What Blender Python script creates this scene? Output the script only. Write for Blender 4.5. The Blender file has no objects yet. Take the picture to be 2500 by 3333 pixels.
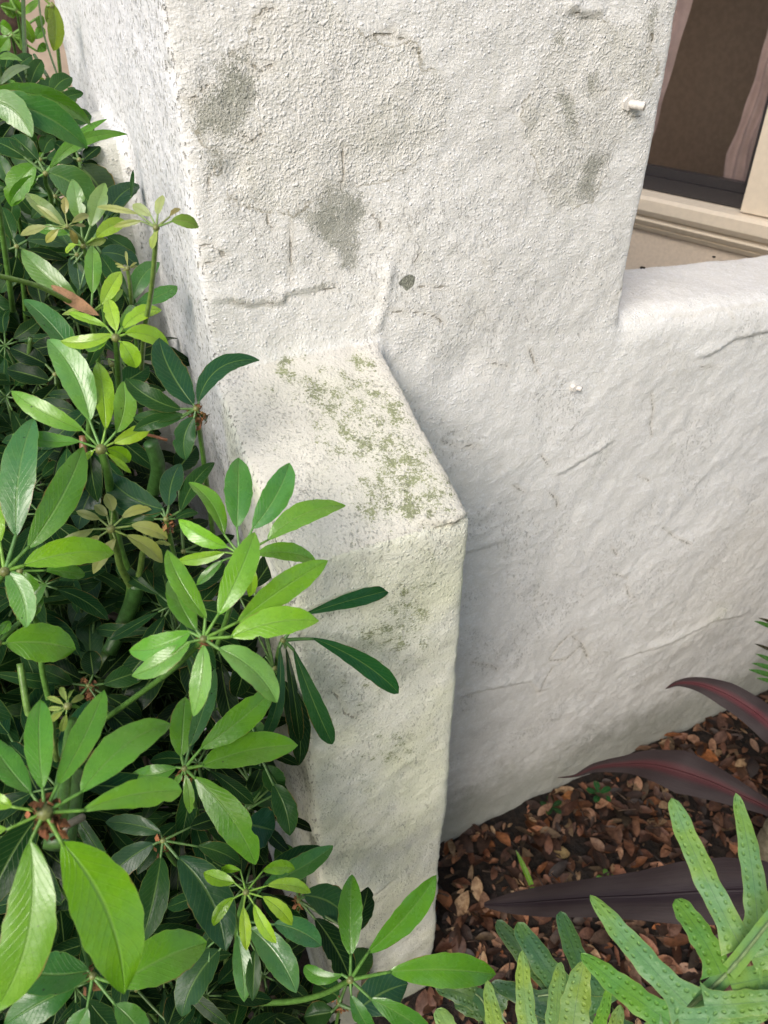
import bpy, math, random
import numpy as np
from mathutils import Vector, noise as mnoise
random.seed(7); RNG = np.random.default_rng(7)
SC = bpy.context.scene; COL = SC.collection

# ------------------------------------------------------------ camera, world, sun, exposure
F, CX, CY, PITCH, CAMH = 2450.0, 1250.0, 1667.0, math.radians(35.8), 1.5
cam = bpy.data.cameras.new('camera'); co = bpy.data.objects.new('camera', cam); COL.objects.link(co)
co.location = (0, 0, CAMH); co.rotation_euler = (math.radians(90) - PITCH, 0, 0)
cam.sensor_fit = 'VERTICAL'; cam.sensor_height = 36.0; cam.lens = 36.0 * F / 3333.0
cam.clip_start = 0.02; cam.clip_end = 500
cam.dof.use_dof = True; cam.dof.focus_distance = 0.78; cam.dof.aperture_fstop = 9.0
SC.camera = co
w = bpy.data.worlds.new('World'); SC.world = w; w.use_nodes = True
nt = w.node_tree; bg = nt.nodes['Background']
sky = nt.nodes.new('ShaderNodeTexSky'); sky.sky_type = 'NISHITA'; sky.sun_disc = False
SUN_D = Vector((-0.30, -0.70, 0.65)).normalized()
sky.sun_elevation = math.asin(SUN_D.z); sky.sun_rotation = math.atan2(SUN_D.x, SUN_D.y)
sky.air_density = 1.0; sky.dust_density = 3.0
hs = nt.nodes.new('ShaderNodeHueSaturation'); hs.inputs['Saturation'].default_value = 1.08
nt.links.new(sky.outputs[0], hs.inputs['Color']); nt.links.new(hs.outputs[0], bg.inputs[0])
bg.inputs[1].default_value = 0.145
sl = bpy.data.lights.new('sun', 'SUN'); so = bpy.data.objects.new('sun', sl); COL.objects.link(so)
sl.energy = 1.7; sl.angle = math.radians(32); sl.color = (1.0, 0.965, 0.925)
so.rotation_euler = SUN_D.to_track_quat('Z', 'Y').to_euler(); so.location = (-2, -2, 5)
SC.view_settings.view_transform = 'Standard'; SC.view_settings.look = 'None'
SC.view_settings.gamma = 1.0; SC.view_settings.exposure = 0.59

# ------------------------------------------------------------ placing helpers
C0 = np.array([0, 0, CAMH])
def ray(x, y):
    u, v = (x - CX) / F, (y - CY) / F
    return np.array([u, math.cos(PITCH) - v * math.sin(PITCH), -math.sin(PITCH) - v * math.cos(PITCH)])
def at(x, y, d): return C0 + ray(x, y) * d
def on(x, y, P, n):
    r = ray(x, y); t = np.dot(P - C0, n) / np.dot(r, n); return C0 + r * t
def depth_of(P):
    q = P - C0; return q[1] * math.cos(PITCH) - q[2] * math.sin(PITCH)
def unit(v): v = np.asarray(v, float); return v / (np.linalg.norm(v) + 1e-12)
WA = math.radians(25.7)
D = np.array([math.cos(WA), math.sin(WA), 0.0]); N = np.array([math.sin(WA), -math.cos(WA), 0.0]); UP = np.array([0, 0, 1.0])
W0 = np.array([0.1405, 0.8922, 0.0])
def wall(s, n, z): return W0 + D * s + N * n + UP * z
def snz(P): q = P - W0; return float(q @ D), float(q @ N), float(P[2])
ORI = {}
def thing(name, label, cat, loc=(0, 0, 0), group=None, kind=None):
    o = bpy.data.objects.new(name, None); COL.objects.link(o); o.empty_display_size = .05
    o.location = loc; ORI[o.name] = np.array(loc, float); tag(o, label, cat, group, kind); return o
def tag(o, label=None, cat=None, group=None, kind=None):
    if label: o['label'] = label
    if cat: o['category'] = cat
    if group: o['group'] = group
    if kind: o['kind'] = kind
    return o
def obj(name, V, Fc, mat, parent=None, smooth=True, uv=None, tint=None, origin=None, attrs=None, mats=None, mi=None):
    V = np.asarray(V, float).reshape(-1, 3)
    og = np.asarray(origin, float) if origin is not None else V.mean(0)
    me = bpy.data.meshes.new(name)
    me.from_pydata((V - og).tolist(), [], [list(f) for f in Fc] if not isinstance(Fc, list) else Fc)
    me.materials.append(mat)
    if mats:
        for m in mats: me.materials.append(m)
    if mi is not None: me.polygons.foreach_set('material_index', np.asarray(mi, np.int32))
    if smooth: me.polygons.foreach_set('use_smooth', np.ones(len(me.polygons), bool))
    if uv is not None:
        ul = me.uv_layers.new(name='UVMap'); li = np.zeros(len(me.loops), np.int32); me.loops.foreach_get('vertex_index', li)
        ul.data.foreach_set('uv', np.asarray(uv, float)[li].ravel())
    if tint is not None:
        a = me.attributes.new('tint', 'FLOAT_COLOR', 'POINT'); t = np.asarray(tint, float)
        if t.ndim == 1: t = np.tile(t, (len(V), 1))
        a.data.foreach_set('color', np.c_[t, np.ones(len(t))].ravel())
    if attrs:
        for k, v in attrs.items():
            a = me.attributes.new(k, 'FLOAT', 'POINT'); a.data.foreach_set('value', np.asarray(v, np.float32))
    me.update()
    o = bpy.data.objects.new(name, me); COL.objects.link(o)
    ORI[o.name] = og
    if parent: o.parent = parent; o.location = og - ORI[parent.name]
    else: o.location = og
    return o
class MB:
    def __init__(s): s.V = []; s.F = []; s.uv = []; s.t = []; s.n = 0
    def add(s, V, Fc, uv=None, tint=(.1, .2, .05)):
        V = np.asarray(V, float); s.V.append(V); s.F += [tuple(i + s.n for i in f) for f in Fc]
        s.uv.append(np.zeros((len(V), 2)) if uv is None else np.asarray(uv)); s.t.append(np.tile(np.asarray(tint, float), (len(V), 1))); s.n += len(V)
    def build(s, name, mat, parent=None, **k):
        if not s.V: return None
        return obj(name, np.vstack(s.V), s.F, mat, parent, uv=np.vstack(s.uv), tint=np.vstack(s.t), **k)
def tube(pts, rad, seg=7):
    pts = np.asarray(pts, float); n = len(pts); rad = np.broadcast_to(rad, n) if np.ndim(rad) else np.full(n, rad)
    V = []; prev = None
    for i in range(n):
        T = unit(pts[min(i + 1, n - 1)] - pts[max(i - 1, 0)])
        if prev is None: a = unit(np.cross(T, [0.3, 0.2, 1] if abs(T[2]) < .9 else [1, 0, 0]))
        else: a = unit(prev - T * (prev @ T))
        prev = a; b = np.cross(T, a)
        for k in range(seg):
            th = 2 * math.pi * k / seg; V.append(pts[i] + rad[i] * (a * math.cos(th) + b * math.sin(th)))
    Fc = [(i * seg + k, i * seg + (k + 1) % seg, (i + 1) * seg + (k + 1) % seg, (i + 1) * seg + k) for i in range(n - 1) for k in range(seg)]
    Fc.append(tuple(range(seg - 1, -1, -1))); Fc.append(tuple((n - 1) * seg + k for k in range(seg)))
    return np.array(V), Fc
def bez(a, c, b, n=8):
    t = np.linspace(0, 1, n)[:, None]; return (1 - t) ** 2 * a + 2 * t * (1 - t) * c + t * t * b
def smooth_path(P, n=16):
    P = np.asarray(P, float); k = len(P); out = []
    for i in range(k - 1):
        p0, p1, p2, p3 = P[max(i - 1, 0)], P[i], P[i + 1], P[min(i + 2, k - 1)]
        for j in range(n):
            t = j / n; out.append(.5 * ((2 * p1) + (-p0 + p2) * t + (2 * p0 - 5 * p1 + 4 * p2 - p3) * t * t + (-p0 + 3 * p1 - 3 * p2 + p3) * t ** 3))
    out.append(P[-1]); return np.array(out)

# ------------------------------------------------------------ numpy noise
def _h(i, j, k, s):
    n = (i * 374761393 + j * 668265263 + k * 2147483647 * 3 + s * 974711 * 7) & 0xffffffff
    n = ((n ^ (n >> 13)) * 1274126177) & 0xffffffff; n = (n ^ (n >> 16)) & 0xffffffff
    n = (n * 2246822519) & 0xffffffff; n ^= n >> 15
    return (n & 0xffffff) / float(0xffffff)
def vnoise(P, sc, seed=0):
    Q = P / sc + 100.37; I = np.floor(Q).astype(np.int64); f = Q - I; f = f * f * f * (f * (f * 6 - 15) + 10)
    r = 0
    for a in (0, 1):
        for b in (0, 1):
            for c in (0, 1):
                wgt = (f[:, 0] if a else 1 - f[:, 0]) * (f[:, 1] if b else 1 - f[:, 1]) * (f[:, 2] if c else 1 - f[:, 2])
                r = r + wgt * _h(I[:, 0] + a, I[:, 1] + b, I[:, 2] + c, seed)
    return r * 2 - 1

# ------------------------------------------------------------ materials
class NT:
    def __init__(s, name):
        s.m = bpy.data.materials.new(name); s.m.use_nodes = True; s.t = s.m.node_tree; s.p = s.t.nodes['Principled BSDF']; s.out = s.t.nodes['Material Output']
    def n(s, typ, **k):
        x = s.t.nodes.new(typ)
        for a, v in k.items(): setattr(x, a, v)
        return x
    def l(s, a, b): s.t.links.new(a, b)
    def put(s, inp, v):
        if hasattr(v, 'is_output') or isinstance(v, bpy.types.NodeSocket): s.l(v, inp)
        else: inp.default_value = v
    def math(s, op, a, b=0.0, c=0.0, clamp=False):
        x = s.n('ShaderNodeMath', operation=op, use_clamp=clamp)
        s.put(x.inputs[0], a); s.put(x.inputs[1], b)
        if op in ('MULTIPLY_ADD', 'SMOOTH_MIN', 'COMPARE'): s.put(x.inputs[2], c)
        return x.outputs[0]
    def mr(s, v, a, b, c=0.0, d=1.0):
        x = s.n('ShaderNodeMapRange', interpolation_type='SMOOTHSTEP'); s.put(x.inputs['Value'], v)
        for k, q in zip(('From Min', 'From Max', 'To Min', 'To Max'), (a, b, c, d)): s.put(x.inputs[k], q)
        return x.outputs[0]
    def noise(s, vec, scale, detail=3.0, rough=.55, dist=0.0):
        x = s.n('ShaderNodeTexNoise'); x.inputs['Scale'].default_value = scale; x.inputs['Detail'].default_value = detail
        x.inputs['Roughness'].default_value = rough; x.inputs['Distortion'].default_value = dist
        if vec is not None: s.l(vec, x.inputs['Vector'])
        return x.outputs['Fac']
    def vor(s, vec, scale, feature='F1', out='Distance', rnd=1.0):
        x = s.n('ShaderNodeTexVoronoi', feature=feature); x.inputs['Scale'].default_value = scale; x.inputs['Randomness'].default_value = rnd
        s.l(vec, x.inputs['Vector']); return x.outputs[out]
    def mix(s, f, a, b, blend='MIX'):
        x = s.n('ShaderNodeMix', data_type='RGBA', blend_type=blend)
        s.put(x.inputs[0], f); s.put(x.inputs[6], a if not isinstance(a, tuple) else (*a, 1)); s.put(x.inputs[7], b if not isinstance(b, tuple) else (*b, 1))
        return x.outputs[2]
    def attr(s, name, out='Fac'): x = s.n('ShaderNodeAttribute', attribute_name=name); return x.outputs[out]
    def vmul(s, vec, v): x = s.n('ShaderNodeVectorMath', operation='MULTIPLY'); s.l(vec, x.inputs[0]); x.inputs[1].default_value = v; return x.outputs[0]
    def geo(s): return s.n('ShaderNodeNewGeometry')
    def bump(s, h, dist, strength=1.0, normal=None):
        x = s.n('ShaderNodeBump'); x.inputs['Distance'].default_value = dist; x.inputs['Strength'].default_value = strength
        s.l(h, x.inputs['Height'])
        if normal is not None: s.l(normal, x.inputs['Normal'])
        return x.outputs['Normal']

def simple_mat(name, col, rough=.6, bump=0.0, scale=40, var=.15, spec=.5, col2=None):
    m = NT(name); g = m.geo(); pos = g.outputs['Position']
    nz = m.noise(pos, scale, 4, .6)
    c2 = col2 or tuple(c * (1 - var) for c in col)
    c = m.mix(m.mr(nz, .35, .65), col, c2); m.l(c, m.p.inputs['Base Color']); m.p.inputs['Roughness'].default_value = rough
    m.p.inputs['Specular IOR Level'].default_value = spec
    if bump: m.l(m.bump(nz, bump), m.p.inputs['Normal'])
    return m.m

def stucco_mat():
    m = NT('painted_stucco'); g = m.geo(); pos = g.outputs['Position']
    wear, rough_a, crack, moss, dirt, left = [m.attr(k) for k in ('wear', 'rough', 'crack', 'moss', 'dirt', 'side')]
    n_big = m.noise(pos, 5, 4, .6); n_mid = m.noise(pos, 28, 5, .62); n_fine = m.noise(pos, 330, 3, .6); n_grit = m.noise(pos, 700, 2, .6)
    edge = m.noise(pos, 90, 5, .7)
    # masks from signed distances in metres (inside negative)
    wj = m.math('ADD', m.math('ADD', wear, m.math('MULTIPLY', m.math('SUBTRACT', edge, .5), .034)), m.math('MULTIPLY', m.math('SUBTRACT', n_mid, .5), .030))
    wcov = m.mr(wj, .003, -.012)
    wsp = m.noise(pos, 480, 3, .75)
    wmask = m.math('MULTIPLY', m.mr(m.math('ADD', wsp, m.math('MULTIPLY', wcov, .22)), .595, .635), m.mr(wj, .0040, .0030))
    wbase = m.mr(wj, .0008, -.0012)
    rj = m.math('ADD', rough_a, m.math('MULTIPLY', m.math('SUBTRACT', n_mid, .5), .05))
    rmask = m.mr(rj, .003, -.004)
    cj = m.math('ADD', crack, m.math('MULTIPLY', m.math('SUBTRACT', edge, .5), .0055))
    cmask = m.mr(cj, .0016, .0005)
    cwide = m.mr(cj, .012, .0)
    # pimples: sparse lumps, denser where rough
    wv = m.vmul(pos, (1, 1, 1.15))
    wv = m.n('ShaderNodeVectorMath', operation='ADD').outputs[0] if False else wv
    vd = m.vor(wv, 250, out='Distance'); vcol = m.vor(wv, 250, out='Color')
    sep = m.n('ShaderNodeSeparateColor'); m.l(vcol, sep.inputs[0]); rnd = sep.outputs[0]
    dens = m.math('ADD', m.math('MULTIPLY', m.math('SUBTRACT', m.noise(pos, 16, 2), .5), 1.1), m.math('MULTIPLY', rmask, .55))
    dens = m.math('ADD', dens, .34)
    dens = m.math('MULTIPLY', dens, m.math('SUBTRACT', 1.0, m.math('MULTIPLY', left, .55)))
    on_ = m.mr(m.math('SUBTRACT', dens, rnd), -.03, .05)
    lmp = m.mr(m.noise(pos, 260, 0.0, .5), .56, .74)
    pim = m.math('MULTIPLY', m.math('ADD', m.math('MULTIPLY', m.math('MULTIPLY', m.mr(vd, .55, .08), on_), m.mr(rnd, .0, .5, 1.0, .3)), m.math('MULTIPLY', lmp, m.mr(dens, .25, .8, .15, .7))), .8)
    pim2 = m.math('MULTIPLY', m.mr(m.vor(pos, 420), .7, .05), m.math('ADD', m.math('MULTIPLY', rmask, .5), .12))
    # trowel smears, stretched
    sm = m.noise(m.vmul(pos, (1, 1, 3.2)), 45, 4, .65, .6)
    sag = m.math('MULTIPLY', m.math('ABSOLUTE', m.math('SUBTRACT', m.noise(m.vmul(pos, (1, 1, 1.8)), 85, 3, .6, .4), .5)), 2.0)
    def dot_(v):
        x = m.n('ShaderNodeVectorMath', operation='DOT_PRODUCT'); m.l(pos, x.inputs[0]); x.inputs[1].default_value = tuple(v); return x.outputs['Value']
    cx_ = m.n('ShaderNodeCombineXYZ'); m.l(m.math('MULTIPLY', dot_(D * .82 + UP * .57), 9.0), cx_.inputs[0]); m.l(m.math('MULTIPLY', dot_(UP * .82 - D * .57), 46.0), cx_.inputs[1])
    trow = m.noise(cx_.outputs[0], 1.0, 4, .62, .35)
    low_ = m.attr('low'); flat = m.attr('flat')
    pim = m.math('MULTIPLY', pim, m.math('MULTIPLY_ADD', flat, -.45, .85))
    h = m.math('MULTIPLY_ADD', pim, .9, m.math('MULTIPLY', pim2, .4))
    h = m.math('ADD', h, m.math('MULTIPLY', m.math('MULTIPLY', trow, flat), m.mr(m.noise(pos, 7, 3), .4, .65, .2, 1.3)))
    h = m.math('ADD', h, m.math('MULTIPLY', sm, .7)); h = m.math('ADD', h, m.math('MULTIPLY', sag, .45))
    h = m.math('ADD', h, m.math('MULTIPLY', n_fine, .75)); h = m.math('ADD', h, m.math('MULTIPLY', n_grit, .30))
    h = m.math('ADD', h, m.math('MULTIPLY', wbase, m.math('ADD', -.75, m.math('MULTIPLY', n_grit, 1.0))))
    h = m.math('SUBTRACT', h, m.math('MULTIPLY', cmask, .7))
    # pits on the side face: short vertical dashes
    pv = m.vor(m.vmul(pos, (1, 1, .42)), 190); prn = m.vor(m.vmul(pos, (1, 1, .42)), 190, out='Color')
    sp = m.n('ShaderNodeSeparateColor'); m.l(prn, sp.inputs[0])
    pit = m.mr(m.math('ADD', m.noise(m.vmul(pos, (1, 1, .5)), 300, 2.5, .6), m.math('MULTIPLY', m.math('SUBTRACT', m.noise(pos, 30, 2), .5), .12)), .585, .64)
    pitl = m.math('MULTIPLY', pit, m.math('MAXIMUM', left, m.math('MULTIPLY', m.attr('but'), m.mr(n_mid, .42, .62, .10, .55))))
    pitl = m.math('MAXIMUM', pitl, m.math('MULTIPLY', m.math('MULTIPLY', pit, m.mr(m.noise(pos, 9, 2), .5, .62)), .45))
    h = m.math('SUBTRACT', h, m.math('MULTIPLY', pitl, 1.3))
    m.l(m.bump(h, .0012, 1.0), m.p.inputs['Normal'])
    # colours
    c = m.mix(m.mr(n_big, .35, .68), (.84, .84, .825), (.80, .795, .775))
    c = m.mix(m.math('MULTIPLY', m.mr(n_mid, .55, .75), .22), c, (.63, .59, .50))
    c = m.mix(m.math('MULTIPLY', left, .85), c, (.80, .81, .82))  # left face coloured cooler, putting bluish skylight into the colour
    c = m.mix(m.math('MULTIPLY', rmask, .30), c, (.62, .60, .53))
    low = m.math('MULTIPLY', m.mr(m.math('ADD', pim, m.math('MULTIPLY', sag, .8)), .34, .05), .22)
    c = m.mix(low, c, (.50, .47, .36))
    c = m.mix(m.math('MULTIPLY', m.mr(cwide, .3, 1.0), .16), c, (.52, .45, .32))
    spk = m.mr(m.noise(pos, 520, 2, .7), .44, .53)
    c = m.mix(m.math('MULTIPLY', wbase, .18), c, (.52, .51, .43))
    wc = m.mix(m.mr(n_mid, .40, .62), (.36, .36, .30), (.21, .22, .165))
    c = m.mix(m.math('MULTIPLY', wmask, .68), c, wc)
    c = m.mix(m.math('MULTIPLY', m.attr('but'), m.mr(m.noise(pos, 11, 4, .6), .3, .7, .35, .85)), c, (.68, .69, .51))
    c = m.mix(m.math('MULTIPLY', rmask, m.mr(m.noise(pos, 17, 5, .7, .5), .48, .72, 0, .42)), c, (.45, .44, .35))
    strk = m.noise(m.vmul(pos, (1, 1, .22)), 34, 4, .7)
    c = m.mix(m.math('MULTIPLY', m.mr(strk, .56, .74), .16), c, (.50, .50, .38))
    c = m.mix(m.math('MULTIPLY', low_, m.mr(m.noise(m.vmul(pos, (1, 1, 2.2)), 13, 5, .68, .6), .40, .68, .0, .45)), c, (.46, .44, .40))
    c = m.mix(m.math('MULTIPLY', m.attr('slp'), m.mr(n_big, .25, .75, .55, .95)), c, (.64, .61, .555))  # grime tint, also darkening the sloped top's colour against too bright sunlight
    dk = m.mr(m.attr('dark'), .0006, -.0006)
    c = m.mix(m.math('MULTIPLY', dk, .9), c, m.mix(spk, (.10, .11, .08), (.25, .26, .2)))
    mn = m.noise(m.vmul(pos, (1, 1, 1.6)), 330, 5, .75, .8)
    mt = m.math('SUBTRACT', .82, m.math('MULTIPLY', moss, .19))
    mm = m.mr(m.math('SUBTRACT', m.math('MULTIPLY_ADD', m.noise(pos, 60, 3), .5, m.math('MULTIPLY', mn, .75)), mt), -.02, .05)
    mm = m.math('MULTIPLY', mm, m.mr(moss, .05, .3))
    c = m.mix(m.math('MULTIPLY', moss, .20), c, (.58, .60, .42))
    c = m.mix(m.math('MULTIPLY', mm, .75), c, m.mix(m.noise(pos, 40, 2), (.07, .09, .02), (.19, .24, .04)))
    rl = m.math('MULTIPLY', m.mr(m.math('ABSOLUTE', rj), .0016, .0004), m.mr(m.noise(pos, 19, 3), .48, .56))
    c = m.mix(m.math('MULTIPLY', rl, .6), c, (.30, .27, .19))
    dm = m.mr(m.math('ADD', dirt, m.math('MULTIPLY', m.math('SUBTRACT', n_mid, .5), .9)), .25, 1.0)
    c = m.mix(m.math('MULTIPLY', dm, .62), c, (.24, .25, .19))
    c = m.mix(m.math('MULTIPLY', cmask, .62), c, (.20, .17, .115))
    c = m.mix(m.math('MULTIPLY', pitl, .75), c, (.26, .25, .21))
    m.l(c, m.p.inputs['Base Color']); m.p.inputs['Roughness'].default_value = .72; m.p.inputs['Specular IOR Level'].default_value = .3
    return m.m

def leaf_mat(name, gloss=.28, rib=(.22, .36, .09), rim=True):
    m = NT(name); g = m.geo(); uv = m.n('ShaderNodeUVMap').outputs[0]; pos = g.outputs['Position']
    sp = m.n('ShaderNodeSeparateXYZ'); m.l(uv, sp.inputs[0]); U, V = sp.outputs[0], sp.outputs[1]
    tint = m.attr('tint', 'Color')
    a = m.math('ABSOLUTE', m.math('SUBTRACT', V, .5))
    c = m.mix(m.mr(m.noise(pos, 45, 3), .38, .66), tint, m.mix(.5, tint, m.mix(1.0, tint, (1.25, 1.12, .75), 'MULTIPLY')))
    c = m.mix(m.math('MULTIPLY', m.mr(m.noise(pos, 260, 3, .7), .45, .7), .25), c, m.mix(1.0, c, (.62, .68, .7), 'MULTIPLY'))
    # side veins, faint
    vn = m.math('SINE', m.math('MULTIPLY_ADD', U, 75.0, m.math('MULTIPLY', a, -38.0)))
    vn = m.math('MULTIPLY', m.mr(vn, .82, 1.0), .10)
    c = m.mix(vn, c, rib)
    wdt = m.math('MULTIPLY_ADD', U, -.022, .040)
    ribm = m.math('MULTIPLY', m.mr(m.math('SUBTRACT', a, wdt), .008, -.012), .6)
    c = m.mix(ribm, c, m.mix(.6, tint, rib))
    if rim: c = m.mix(m.math('MULTIPLY', m.mr(a, .472, .497), .55), c, m.mix(.5, tint, (.34, .46, .09)))
    be = m.math('MULTIPLY', m.mr(m.math('ADD', a, m.math('MULTIPLY', m.math('SUBTRACT', m.noise(pos, 120, 4, .7), .5), .10)), .475, .49), m.mr(m.noise(pos, 24, 2), .56, .62))
    c = m.mix(m.math('MULTIPLY', be, .8), c, (.22, .13, .04))
    # small dark blemishes
    spv = m.vor(pos, 75); bl = m.math('MULTIPLY', m.mr(spv, .075, .05), m.mr(m.noise(pos, 30), .52, .58))
    c = m.mix(m.math('MULTIPLY', bl, .85), c, (.02, .02, .01))
    c = m.mix(m.math('MULTIPLY', g.outputs['Backfacing'], .5), c, m.mix(.5, tint, (.20, .30, .12)))
    m.l(c, m.p.inputs['Base Color'])
    m.l(m.mr(m.noise(pos, 60, 4), .3, .7, gloss * .75, gloss * 1.5), m.p.inputs['Roughness'])
    bw = m.n('ShaderNodeRGBToBW'); m.l(tint, bw.inputs[0]); m.l(m.mr(bw.outputs[0], .02, .20, .10, .75), m.p.inputs['Specular IOR Level'])
    h = m.math('ADD', m.math('MULTIPLY', m.noise(pos, 110, 3, .6), .7), m.math('MULTIPLY', vn, 1.0))
    h = m.math('ADD', h, m.math('MULTIPLY', m.mr(a, .0, .05), .5))
    m.l(m.bump(h, .0009, .8), m.p.inputs['Normal'])
    tr = m.n('ShaderNodeBsdfTranslucent'); m.l(m.mix(1.0, c, (1.3, 1.45, .5), 'MULTIPLY'), tr.inputs[0])
    mx = m.n('ShaderNodeMixShader'); mx.inputs[0].default_value = .28
    m.l(m.p.outputs[0], mx.inputs[1]); m.l(tr.outputs[0], mx.inputs[2]); m.l(mx.outputs[0], m.out.inputs[0])
    return m.m

def fern_mat():
    m = NT('fern_lobe'); g = m.geo(); uv = m.n('ShaderNodeUVMap').outputs[0]; pos = g.outputs['Position']
    sp = m.n('ShaderNodeSeparateXYZ'); m.l(uv, sp.inputs[0]); U, V = sp.outputs[0], sp.outputs[1]   # U metres along, V 0..1 across
    tint = m.attr('tint', 'Color'); a = m.math('ABSOLUTE', m.math('SUBTRACT', V, .5))
    c = m.mix(m.mr(m.noise(pos, 30, 3), .36, .62), tint, m.mix(1.0, tint, (1.25, 1.1, .55), 'MULTIPLY'))
    c = m.mix(m.mr(m.noise(pos, 22, 2), .52, .66), c, m.mix(1.0, tint, (.95, 1.0, 1.08), 'MULTIPLY'))
    c = m.mix(m.math('MULTIPLY', m.mr(m.noise(pos, 240, 5, .75), .42, .7), .35), c, m.mix(1.0, c, (.6, .7, .65), 'MULTIPLY'))
    cl = m.math('ADD', a, m.math('MULTIPLY', m.math('SUBTRACT', m.noise(pos, 150, 2), .5), .03))
    c = m.mix(m.math('MULTIPLY', m.mr(cl, .022, .004), .6), c, m.mix(1.0, tint, (.45, .5, .7), 'MULTIPLY'))
    fu = m.math('SUBTRACT', m.math('FRACT', m.math('MULTIPLY_ADD', U, 165.0, m.math('MULTIPLY', m.mr(V, .49, .51), .5))), .5)
    fv = m.math('MULTIPLY', m.math('SUBTRACT', a, .27), 4.2)
    dd = m.math('SQRT', m.math('ADD', m.math('MULTIPLY', fu, fu), m.math('MULTIPLY', fv, fv)))
    dot = m.math('MULTIPLY', m.mr(dd, .36, .10), m.mr(m.noise(pos, 70, 2), .34, .46))
    c = m.mix(m.math('MULTIPLY', dot, .32), c, m.mix(1.0, tint, (1.6, 1.4, .6), 'MULTIPLY'))
    c = m.mix(m.math('MULTIPLY', m.mr(a, .468, .495), .5), c, (.30, .36, .08))
    m.l(c, m.p.inputs['Base Color']); m.p.inputs['Roughness'].default_value = .42; m.p.inputs['Specular IOR Level'].default_value = .5
    h = m.math('ADD', m.math('MULTIPLY', dot, .85), m.math('MULTIPLY', m.noise(pos, 120, 4, .65), 1.0))
    m.l(m.bump(h, .0011), m.p.inputs['Normal'])
    tr = m.n('ShaderNodeBsdfTranslucent'); m.l(m.mix(1.0, c, (1.3, 1.4, .5), 'MULTIPLY'), tr.inputs[0])
    mx = m.n('ShaderNodeMixShader'); mx.inputs[0].default_value = .22
    m.l(m.p.outputs[0], mx.inputs[1]); m.l(tr.outputs[0], mx.inputs[2]); m.l(mx.outputs[0], m.out.inputs[0])
    return m.m

def strap_mat():     # maroon strap leaves with a red midrib zone
    m = NT('strap_leaf'); g = m.geo(); uv = m.n('ShaderNodeUVMap').outputs[0]; pos = g.outputs['Position']
    sp = m.n('ShaderNodeSeparateXYZ'); m.l(uv, sp.inputs[0]); U, V = sp.outputs[0], sp.outputs[1]
    tint = m.attr('tint', 'Color'); a = m.math('ABSOLUTE', m.math('SUBTRACT', V, .5))
    st = m.n('ShaderNodeCombineXYZ'); m.l(m.math('MULTIPLY', U, 3.0), st.inputs[0]); m.l(m.math('MULTIPLY', V, 60.0), st.inputs[1])
    ln = m.noise(st.outputs[0], 1.0, 4, .7)
    c = m.mix(m.mr(m.math('ADD', a, m.math('MULTIPLY', m.math('SUBTRACT', ln, .5), .16)), .24, .04), (.030, .020, .020), tint)
    c = m.mix(m.math('MULTIPLY', m.mr(ln, .5, .75), .45), c, m.mix(1.0, c, (1.8, 1.5, 1.5), 'MULTIPLY'))
    m.l(c, m.p.inputs['Base Color']); m.p.inputs['Roughness'].default_value = .5; m.p.inputs['Specular IOR Level'].default_value = .25
    m.l(m.bump(m.math('ADD', m.math('MULTIPLY', ln, .6), m.mr(a, .0, .03)), .0012), m.p.inputs['Normal'])
    return m.m

def litter_mat():
    m = NT('dry_leaf'); g = m.geo(); pos = g.outputs['Position']; tint = m.attr('tint', 'Color')
    c = m.mix(m.mr(m.noise(pos, 90, 4, .7), .35, .65), tint, m.mix(1.0, tint, (.5, .42, .38), 'MULTIPLY'))
    m.l(c, m.p.inputs['Base Color']); m.p.inputs['Roughness'].default_value = .6
    m.l(m.bump(m.noise(pos, 140, 3), .001), m.p.inputs['Normal']); return m.m
def soil_mat():
    m = NT('soil'); g = m.geo(); pos = g.outputs['Position']
    c = m.mix(m.mr(m.noise(pos, 60, 6, .7), .35, .68), (.006, .004, .003), (.030, .018, .011))
    m.l(c, m.p.inputs['Base Color']); m.p.inputs['Roughness'].default_value = .9
    h = m.math('ADD', m.noise(pos, 80, 6, .7), m.math('MULTIPLY', m.vor(pos, 55), .7))
    m.l(m.bump(h, .009), m.p.inputs['Normal']); return m.m
def glass_mat():
    m = NT('window_glass'); tr = m.n('ShaderNodeBsdfTransparent'); tr.inputs[0].default_value = (.72, .70, .68, 1)
    gl = m.n('ShaderNodeBsdfGlossy'); gl.inputs['Roughness'].default_value = .12
    fr = m.n('ShaderNodeFresnel'); fr.inputs[0].default_value = 1.5
    mx = m.n('ShaderNodeMixShader'); m.l(m.math('MULTIPLY', fr.outputs[0], .7), mx.inputs[0]); m.l(tr.outputs[0], mx.inputs[1]); m.l(gl.outputs[0], mx.inputs[2])
    m.l(mx.outputs[0], m.out.inputs[0]); return m.m

M_ST = stucco_mat(); M_LEAF = leaf_mat('glossy_leaf', .22); M_YOUNG = leaf_mat('young_leaf', .42, (.42, .40, .2))
M_FERN = fern_mat(); M_STRAP = strap_mat(); M_LIT = litter_mat(); M_SOIL = soil_mat(); M_GLASS = glass_mat()
def tint_mat(name, rough, bump=.0006, scale=150):
    m = NT(name); g = m.geo(); pos = g.outputs['Position']; t = m.attr('tint', 'Color'); nz = m.noise(pos, scale, 4, .65)
    m.l(m.mix(m.mr(nz, .35, .68), t, m.mix(1.0, t, (.6, .62, .55), 'MULTIPLY')), m.p.inputs['Base Color'])
    m.p.inputs['Roughness'].default_value = rough; m.l(m.bump(nz, bump), m.p.inputs['Normal']); return m.m
M_STEM = tint_mat('green_stem', .42); M_BARK = tint_mat('bark', .85, .003, 90)

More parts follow.
